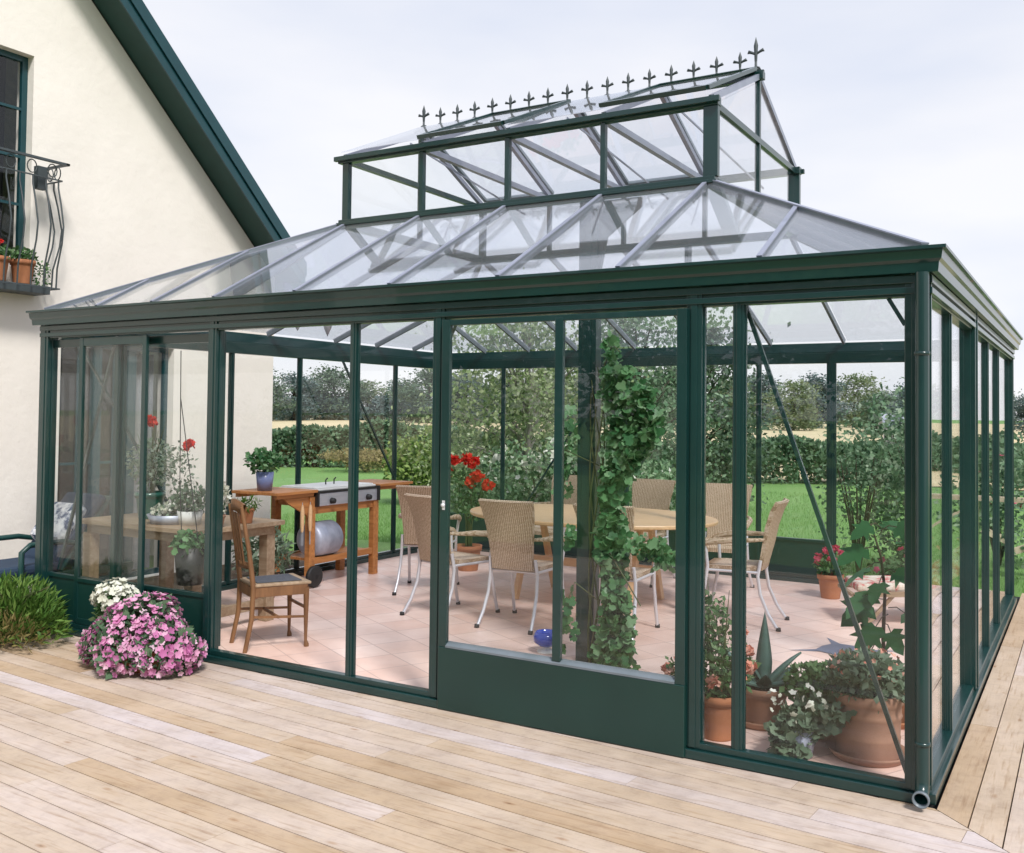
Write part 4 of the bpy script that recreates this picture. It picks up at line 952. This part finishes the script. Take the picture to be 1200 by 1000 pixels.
# lounge chair right
LG = thing('lounge_chair', (-.72, 4.55, FLZ), 'low folding lounger with red floral cushion on the tiles at the right', 'lounger', R(25))
m = MB()
for s in (-1, 1):
    m.bar((-.62, s*.27, .27), (.55, s*.27, .33), .03, .045); m.bar((-.50, s*.25, 0), (-.25, s*.25, .29), .03, .03); m.bar((.30, s*.25, 0), (-.05, s*.25, .30), .03, .03)
m.bar((-.50, -.27, .03), (-.50, .27, .03), .02, .02); m.bar((-.62, -.27, .27), (-.62, .27, .27), .03, .03); m.build('frame', M['greywood'], LG)
m = MB(); m.bar((-.58, 0, .33), (.12, 0, .35), .5, .08); m.build('seat_cushion', M['floralred'], LG, .03)
m = MB(); m.bar((.10, 0, .37), (.62, 0, .72), .5, .09); m.build('back_cushion', M['floralred'], LG, .03)
# blue glass ball dish
t = thing('blue_bowl', (-3.02, 1.62, FLZ), 'round cobalt blue glass bowl on a small white foot on the tiles', 'bowl')
m = MB(); m.lathe([(0, 0), (.07, 0), (.075, .012), (.03, .03), (.03, .05)], n=24); m.build('foot', M['white'], t)
m = MB(); m.lathe([(0, .045), (.05, .05), (.10, .085), (.105, .125), (.085, .165), (.08, .165), (.095, .125), (.05, .07), (0, .065)], n=28); m.build('bowl', M['cobalt'], t)
# hanging ornaments
for (x, y, z), sz, lab in (((-6.45, 2.4, 2.82), 1, 'grey glass drop ornament hanging under the roof above the cart'), ((-6.08, 2.45, 2.78), 1.3, 'pointed glass diamond ornament hanging beside the drop one')):
    t = thing('hanging_ornament', (x, y, z), lab, 'ornament', 0, 'ornaments hanging from the roof')
    m = MB(); m.tube([(0, 0, .08), (0, 0, .20)], .002, 4); m.build('cord', M['iron'], t)
    m = MB(); m.lathe([(0, -.09*sz), (.04*sz, -.02*sz), (.05*sz, .03*sz), (.02*sz, .08*sz), (0, .085*sz)], n=4 if sz > 1 else 12); m.build('drop', M['galv'], t)

# ============================================================ OUTSIDE, NEAR
pt = thing('petunia_mound', (-5.28, -.40, 0), 'big round mound of pink petunias on the deck against the left bay', 'flowers')
pot_mesh(.2, .16).build('pot', M['terra'], pt)
N = 1500; d = unit(rng.normal(size=(N, 3))); d[:, 2] = np.abs(d[:, 2])*1.05-.15; d = unit(d)
rad = np.array([.43, .32, .37]); lump = 1+.13*np.sin(d[:, 0]*7+1)+.07*np.sin(d[:, 2]*9)
pts = d*rad*lump[:, None]*(.86+.1*rng.random((N, 1)))+np.array([0, 0, .10]); pts[:, 2] = np.maximum(pts[:, 2], .015)
scatter('foliage', M['hedge'], pt, pts, .07, LEAF, d, .8)
N = 1020; d = unit(rng.normal(size=(N, 3))); d[:, 2] = np.abs(d[:, 2])*1.05-.18; d = unit(d); lump = 1+.13*np.sin(d[:, 0]*7+1)+.07*np.sin(d[:, 2]*9)
pts = d*rad*lump[:, None]*(.96+.1*rng.random((N, 1)))+np.array([0, 0, .10]); pts[:, 2] = np.maximum(pts[:, 2], .03)
keep = ~((pts[:, 0] > .25) & (pts[:, 2] > .25) & (pts[:, 2] < .5) & (rng.random(N) < .5)); pts = pts[keep]; d = d[keep]
tang = unit(np.cross(d, rng.normal(size=d.shape))); scatter('flower', M['petunia'], pt, pts, .052, FLOWER, tang, .05, d*2.2, var=.25)
pt = thing('white_petunia', (-5.82, -.22, 0), 'white petunias poking up behind the pink mound', 'flowers')
pot_mesh(.13, .22).build('pot', M['terra'], pt)
pts = blob(400, (0, 0, .30), (.20, .14, .22)); scatter('foliage', M['pothos'], pt, pts, .06, LEAF, None, 1)
d = unit(rng.normal(size=(150, 3))); d[:, 2] = np.abs(d[:, 2]); pts = d*np.array([.21, .15, .20])*(.8+.3*rng.random((150, 1)))+np.array([0, 0, .36]); scatter('flower', M['whiteflower'], pt, pts, .058, FLOWER, unit(np.cross(d, rng.normal(size=d.shape))), .05, d*2, var=.25)
fb = thing('feathery_bush', (-7.0, -.40, .0), 'bushy bright green feathery plant at the left edge of the deck', 'bush')
N = 5200; d = unit(rng.normal(size=(N, 3))); d[:, 2] = np.abs(d[:, 2]); pts = d*(rng.random((N, 1))**.4)*np.array([.58, .40, .40])*(1+.14*np.sin(d[:, :1]*8)); pts[:, 2] += .05
scatter('foliage', M['fern'], fb, pts, .085, NARROW, d*1.1+np.array([0, 0, .5]), .5)
N = 1100; d = unit(rng.normal(size=(N, 3))); d[:, 2] = np.abs(d[:, 2]); pts = d*(rng.random((N, 1))**.4)*np.array([.5, .3, .22])+np.array([.22, -.22, .05])
scatter('dry_foliage', M['ferndry'], fb, pts, .07, NARROW, d+np.array([0, -.3, .5]), .6)
mb = MB()
for i in range(24):
    a = i*.262*1.0; mb.tube([(0, 0, 0), (.12*math.cos(a), .1*math.sin(a), .2), (.4*math.cos(a*3), .3*math.sin(a*3), .42)], [.008, .006, .003], 5)
mb.build('stem', M['stem'], fb)
# chaise on the left
CL = thing('garden_lounger', (-7.90, .40, -.03), 'dark green garden lounger with navy cushion between house wall and conservatory', 'lounger')
m = MB()
for s in (-1, 1):
    m.bar((s*.30, -1.0, .36), (s*.30, .9, .36), .05, .07)
    m.tube([(s*.34, -.30, .36), (s*.34, -.30, .62), (s*.34, -.22, .68), (s*.34, .1, .68), (s*.34, .30, .64), (s*.33, .42, .44)], .026, 8)
m.build('frame', M['teal'], CL)
for s in (-1, 1):
    for y in (-.85, .75):
        m = MB(); m.bar((s*.29, y, .36), (s*.29, y+.05, 0), .05, .06, (0, 1, 0)); m.build('leg', M['teal'], CL)
m = MB(); m.bar((0, .12, .40), (0, .66, 1.06), .62, .035, (0, -1, 1)); m.build('backrest', M['teal'], CL, .01)
m = MB(); m.bar((0, -.98, .44), (0, .14, .44), .58, .10); m.bar((0, .10, .46), (0, .60, 1.07), .56, .09, (0, -1, 1)); m.build('cushion', M['navy'], CL, .035)
m = MB(); m.bar((.02, .14, .66), (.02, .42, .98), .46, .15, (0, -1, 1)); pil = m.build('pillow', M['floralblue'], CL, .06); pil['label'] = 'blue and white patterned pillow'
# house balcony pots
for y, lab, rr in ((.32, 'terracotta balcony pot with a red bloom', .13), (.60, 'rightmost terracotta balcony pot with trailing green', .12)):
    p = potted('potted_plant', (-8.44, y, 3.12), lab, rr*.95, .24, 'terra', group='balcony pots')
    pts = blob(200, (0, 0, .28), (.13, .14, .08)); scatter('foliage', M['pothos'], p, pts, .05)
    if y < .5: scatter('flower', M['redflower'], p, blob(20, (.03, 0, .38), (.05, .05, .03)), .04, FLOWER)
    else: scatter('trailing_foliage', M['pothos'], p, blob(160, (.0, .2, .10), (.07, .12, .16)), .035)

# ============================================================ GARDEN
def tree_mesh(h, cw, leafm, n, ls, trunkm='bark', ch=.25, clumps=26, droop=0, conical=False, name='tree', seed=0, tmpl=LEAF):
    r_ = np.random.default_rng(100+seed)
    t = thing(name, (0, 0, -.15), '', 'tree', 0)
    mb = MB(); mb.tube([(0, 0, 0), (.03*h*.3, 0, h*.25), (0, .02*h, h*.55), (.0, 0, h*.85)], [h*.022, h*.017, h*.010, h*.003], 8)
    cs = []
    for i in range(clumps):
        f = i/clumps; z = h*(ch+(1-ch)*(f**.9)); env = (math.sin(math.pi*min(1, max(.04, .12+.88*f)))**.6) if not conical else (1.02-f)
        a = r_.random()*6.283; rr = cw*env*(.35+.65*r_.random()); c = Vector((rr*math.cos(a), rr*math.sin(a), z*(.93+.07*r_.random()))); cs.append(c)
        st_ = Vector((0, 0, z*.62)); mb.tube([st_, st_.lerp(c, .55)+Vector((0, 0, h*.02)), c], [h*.007, h*.004, h*.0015], 5)
    mb.build('trunk', M[trunkm], t)
    P_ = []; Dd = []
    for c in cs:
        k = n//clumps; R_ = cw*(.30+.2*r_.random()); q = r_.normal(size=(k, 3))*np.array([R_, R_, R_*.62])*.55; q[:, 2] -= droop*(q[:, 0]**2+q[:, 1]**2)**.5
        P_.append(np.array(c)+q)
        if droop:
            q2 = q[:k//2]*np.array([.8, .8, 1]); q2[:, 2] -= r_.random(len(q2))*h*.22; P_.append(np.array(c)+q2)
    P_ = np.vstack(P_); P_[:, 2] = np.maximum(P_[:, 2], .15)
    scatter('crown', leafm, t, P_, ls, tmpl, np.array([[0, 0, -.4 if droop else .2]]*len(P_)), 1)
    return t
C0 = Vector((.691, -5.193, 1.891))
def at(px, dist):   # ground point under an image column, for laying out the garden from the survey
    d = fw + r2*((px-600)/1139.3); d.z = 0; return C0.x+d.x*dist, C0.y+d.y*dist
protoA = tree_mesh(6.0, 2.6, M['far'], 7000, .24, clumps=38, ch=.06, seed=1, name='garden_tree')
protoB = tree_mesh(6.0, 2.0, M['farblue'], 4800, .24, clumps=32, seed=2, name='garden_tree', ch=.05)
protoC = tree_mesh(6.0, 2.4, M['farlight'], 4800, .24, clumps=30, seed=3, name='garden_tree', ch=.06)
desc = {0: 'dark broadleaf tree', 1: 'bluish narrow tree', 2: 'paler yellow-green tree'}
far = [(300,62,6.2,0,'beyond the hedge, leftmost, beside the house corner'),(345,66,6.3,1,'beyond the hedge, just right of the house corner'),(392,70,7.1,0,'highest on the left beyond the hedge, above the cart'),
       (432,72,5.6,2,'low on the skyline right of the open-bay post'),(468,66,5.3,1,'on the skyline above the leftmost wicker chair'),(503,60,6.6,0,'rising behind the thick door post'),
       (545,55,5.8,1,'far back left of the weeping tree'),(590,62,6.0,0,'far back hidden behind the weeping tree'),(640,60,6.4,2,'far back right of the weeping tree'),(690,56,6.4,1,'far back behind the vine column'),
       (770,50,5.2,0,'far back right of the vine column'),(815,55,5.6,1,'far back behind the right door post'),(850,50,4.9,2,'far back seen in the narrow pane'),(892,58,6.0,1,'grey-green on the skyline over the field'),
       (930,46,4.6,2,'orange-tinged in the middle of the field edge'),(958,52,5.6,1,'dark against the sky left of the back wall post'),(1000,56,5.9,2,'pale right of the back wall post'),(1032,60,5.0,0,'low dark beside the white cabin'),
       (1075,42,5.3,1,'spiky behind the front corner post'),(1112,50,5.0,0,'beyond the red roofed house, left side'),(1160,72,6.4,0,'beyond the red roofed house, right side'),(1205,55,4.9,1,'rightmost at the frame edge')]
used = {}
for px, dist, h, k, where in far:
    dist *= 2.3 if px < 1030 else 1.5; h *= 2.3 if px < 1030 else 1.5; x, y = at(px, dist); gz = fieldz(y)-.05; pr_ = (protoA, protoB, protoC)[k]; s = h/6.0*.50; lab = desc[k]+' '+where
    if k not in used:
        used[k] = 1; pr_.location = (x, y, gz); pr_.scale = (s*1.5, s*1.5, s); pr_['label'] = lab; pr_['group'] = 'trees beyond the lawn'; pr_.rotation_euler = (0, 0, px*.37)
    else: copy_tree(pr_, (x, y, gz), px*.37, lab, 'trees beyond the lawn', (s*1.5, s*1.5, s))
# near trees
wt = tree_mesh(4.3, 1.75, M['birch'], 9000, .085, 'birchbark', .2, 40, .45, name='weeping_tree', seed=5); x, y = at(618, 18); wt.location = (x, y, -.15); wt['label'] = 'pale weeping tree with fine hanging leaves behind the back wall'
bt = tree_mesh(4.4, 1.6, M['greyshrub'], 6500, .10, 'bark', .1, 36, .1, name='garden_tree', seed=6); x, y = at(745, 19); bt.location = (x, y, -.15); bt['label'] = 'dense bushy green tree right behind the vine column, taller than its neighbours'
ot = tree_mesh(4.2, 1.5, M['far'], 5500, .11, 'bark', .1, 30, .1, name='garden_tree', seed=7); x, y = at(815, 21); ot.location = (x, y, -.15); ot['label'] = 'rounded dark tree right of the vine column'
# hedges: one clipped run left, one right
def hedge(p0, p1, h, dp, n, ls, m, label, name='hedge'):
    p0, p1 = np.array(p0), np.array(p1); t = thing(name, (*p0, -.15), label, 'hedge'); Lh = np.linalg.norm(p1-p0); dv = (p1-p0)/Lh; nv = np.array([-dv[1], dv[0]])
    u = rng.random(n)*Lh; prof_ = h*(1+.10*np.sin(u*.9)+.06*np.sin(u*2.3+1)); z = prof_*(rng.random(n)**.6); v = (rng.random(n)-.5)*dp*(1.1-.4*z/h)
    P_ = np.stack([dv[0]*u+nv[0]*v, dv[1]*u+nv[1]*v, z], 1); scatter('foliage', M[m], t, P_, ls, LEAF, None, 1)
    mb = MB()
    for k in range(int(Lh/1.0)): q = dv*(k+.5); mb.tube([(q[0], q[1], 0), (q[0]+.1, q[1], h*.5), (q[0]-.1, q[1], h*.8)], [.04, .025, .01], 5)
    mb.build('stems', M['bark'], t); return t
hedge(at(180, 36), at(600, 36), 1.50, 1.6, 26000, .17, 'hedge', 'long dark hedge across the back of the lawn on the left')
hedge(at(600, 30), at(1075, 30), 1.22, 1.4, 22000, .15, 'hedge', 'brownish green hedge in front of the ripe field on the right')
hedge(at(1075, 27), at(1500, 34), 1.4, 1.4, 14000, .16, 'hedge', 'hedge running right beyond the wooden fence')
N = 26000; u = rng.random(N); vv = rng.random(N); zz = rng.random(N)**.8*(3.0+1.4*np.sin(u*60)+.9*np.sin(u*143+1)); a0, a1 = np.array(at(150, 158)), np.array(at(1080, 158))
P_ = np.stack([a0[0]+(a1[0]-a0[0])*u, a0[1]+(a1[1]-a0[1])*u+vv*4, zz+np.vectorize(fieldz)(a0[1]+(a1[1]-a0[1])*u)], 1)
tag(scatter('distant_thicket', M['farblue'], None, P_, .8), 'bluish thicket along the far edge of the ripe field', 'thicket', kind='stuff')
def bush(loc, r_, h, n, ls, m, label, tmpl=LEAF, flower=None, cat='bush', name='bush'):
    t = thing(name, (loc[0], loc[1], -.15), label, cat); k = 9; P_ = []
    for i in range(k):
        a = rng.random()*6.283; q = rng.random()**.5*r_*.6; P_.append(blob(n//k, (q*math.cos(a), q*math.sin(a), h*(.3+.45*rng.random())), (r_*.5, r_*.5, h*.32)))
    P_ = np.vstack(P_); scatter('foliage', M[m], t, P_, ls, tmpl, None, 1)
    mb = MB()
    for i in range(8): a = i*.8; mb.tube([(0, 0, 0), (r_*.2*math.cos(a), r_*.2*math.sin(a), h*.35), (r_*.5*math.cos(a), r_*.5*math.sin(a), h*.75)], [.02, .014, .005], 5)
    mb.build('stem', M['bark'], t)
    if flower: q = P_[rng.random(len(P_)) < flower[1]]; scatter('flower', M[flower[0]], t, q+np.array([0, -.05, .03]), flower[2], FLOWER)
    return t
bush(at(492, 22), 1.0, 1.9, 3600, .11, 'yellowshrub', 'yellow-green shrub on the lawn left of the thick door post')
bush(at(560, 14.5), .9, 1.25, 3000, .09, 'shrub', 'loose shrub below the weeping tree, left side')
bush(at(640, 15), 1.1, 1.7, 4200, .09, 'shrub', 'white flowering shrub below the weeping tree', flower=('whiteflower', .10, .10))
bush(at(700, 14.5), .9, 1.5, 3000, .09, 'shrub', 'green shrub outside behind the vine column')
bush(at(790, 15.5), .9, 1.3, 2800, .09, 'shrub', 'shrub outside behind the far wicker chairs', flower=('whiteflower', .03, .08))
bush(at(430, 33), 1.6, .75, 2600, .10, 'ferndry', 'reddish brown low plants at the foot of the left hedge')
rb = bush((-1.0, 8.3), 1.35, 2.45, 7000, .07, 'greyshrub', 'tall loose shrub just outside the right half of the back wall')
bush((-1.9, 8.0), .6, 2.1, 1500, .06, 'greyshrub', 'wispy shrub twined by the back wall main post')
bush((.35, 9.9), .9, 1.9, 2600, .075, 'greyshrub', 'shrub with pink flowers behind the wooden fence beyond the right wall glass', flower=('pinkflower', .012, .07))
bush((-.9, 7.0), .7, .8, 1600, .08, 'pothos', 'low leafy bed plants right outside the back wall', flower=('pinkflower', .03, .07))
bush((-6.7, 6.75), .6, .62, 1500, .08, 'hedge', 'dark low plants with pink flowers outside the back left corner', flower=('pinkflower', .04, .07))
bush((-5.5, 6.8), .6, .9, 1500, .08, 'hedge', 'dark green border plants outside the back wall behind the table')
bush((-8.05, 3.6), .45, .6, 900, .07, 'greyleaf', 'grey-leaved plant at the foot of the house wall')
# wooden garden fence at the right
fn = thing('wooden_fence', (-.75, 8.8, -.15), 'bleached post and rail wooden fence on the lawn at the right', 'fence')
for k in range(6):
    m = MB(); m.box(k*1.3-.05, k*1.3+.05, -.05, .05, 0, .98); m.build('post', M['fence'], fn)
for z0, z1 in ((1.0, 1.05),):
    m = MB(); m.box(-.1, 6.9, -.07, .07, z0-.02, z1-.01); m.build('rail', M['fence'], fn)
m = MB(); m.bar((1.25, -.1, .98), (2.7, -.1, .02), .03, .09, (0, 1, 0)); m.build('brace', M['fence'], fn)
m = MB(); m.bar((-.2, -.9, .1), (1.2, -.1, .62), .03, .08, (0, 0, 1)); m.build('brace', M['fence'], fn)
# far houses
def cottage(loc, rz, w_, d_, h, label, wallm='white', roofm='redroof', name='cottage'):
    t = thing(name, (*loc, -.15), label, 'house', rz)
    m = MB(); m.box(-w_/2, w_/2, -d_/2, d_/2, 0, h); m.prism([(-w_/2, -d_/2, h), (-w_/2, d_/2, h), (-w_/2, 0, h+d_*.36)], (w_, 0, 0)); m.build('wall', M[wallm], t)
    m = MB()
    for s in (-1, 1): m.prism([(-w_/2-.3, s*(d_/2+.3), h-.2), (-w_/2-.3, 0, h+d_*.36+.06), (-w_/2-.3, 0, h+d_*.36+.26), (-w_/2-.3, s*(d_/2+.3), h)], (w_+.6, 0, 0))
    m.build('roof', M[roofm], t)
    for k in range(3):
        x = -w_/2+w_*(k+.5)/3; m = MB(); m.box(x-.5, x+.5, -d_/2-.04, -d_/2+.01, h*.35, h*.75); f = m.build('window', M['dark'], t)
        m = MB(); m.box(x-.56, x+.56, -d_/2-.06, -d_/2-.041, h*.75, h*.79); m.box(x-.56, x+.56, -d_/2-.06, -d_/2-.041, h*.31, h*.35); m.box(x-.03, x+.03, -d_/2-.06, -d_/2-.041, h*.35, h*.75); m.build('frame', M['white'], f)
cottage(at(1138, 76), R(12), 4.6, 4.6, 2.3, 'white house with red tiled roof far off to the right')
cottage(at(1053, 66), R(20), 1.7, 1.6, 1.5, 'small white cabin in the distance left of the front corner post', roofm='steel', name='cabin')
# grass blades near the conservatory
N = 60000; P_ = np.stack([rng.uniform(-13, 5, N), 6.95+rng.random(N)**1.6*14, np.full(N, -.15)], 1)
gr = scatter('grass', M['grass'], None, P_, .07, BLADE, np.array([[0, 0, 1.]]*N), .35); tag(gr, 'short mown green grass of the lawn', 'grass', kind='stuff')
# unseen trees added behind the camera to darken the reflections in the glass
for i, (x, y, h) in enumerate(((-22, -30, 9), (-13, -33, 10), (-4, -31, 8.5), (5, -34, 10), (14, -30, 9), (24, -33, 9.5), (-31, -27, 9.5))):
    s = h/6.0; copy_tree((protoA, protoC)[i % 2], (x, y, -.15), i*1.3, 'unseen tree added behind the camera to darken the glass reflections', 'trees added for the reflections', (s*1.4, s*1.4, s))
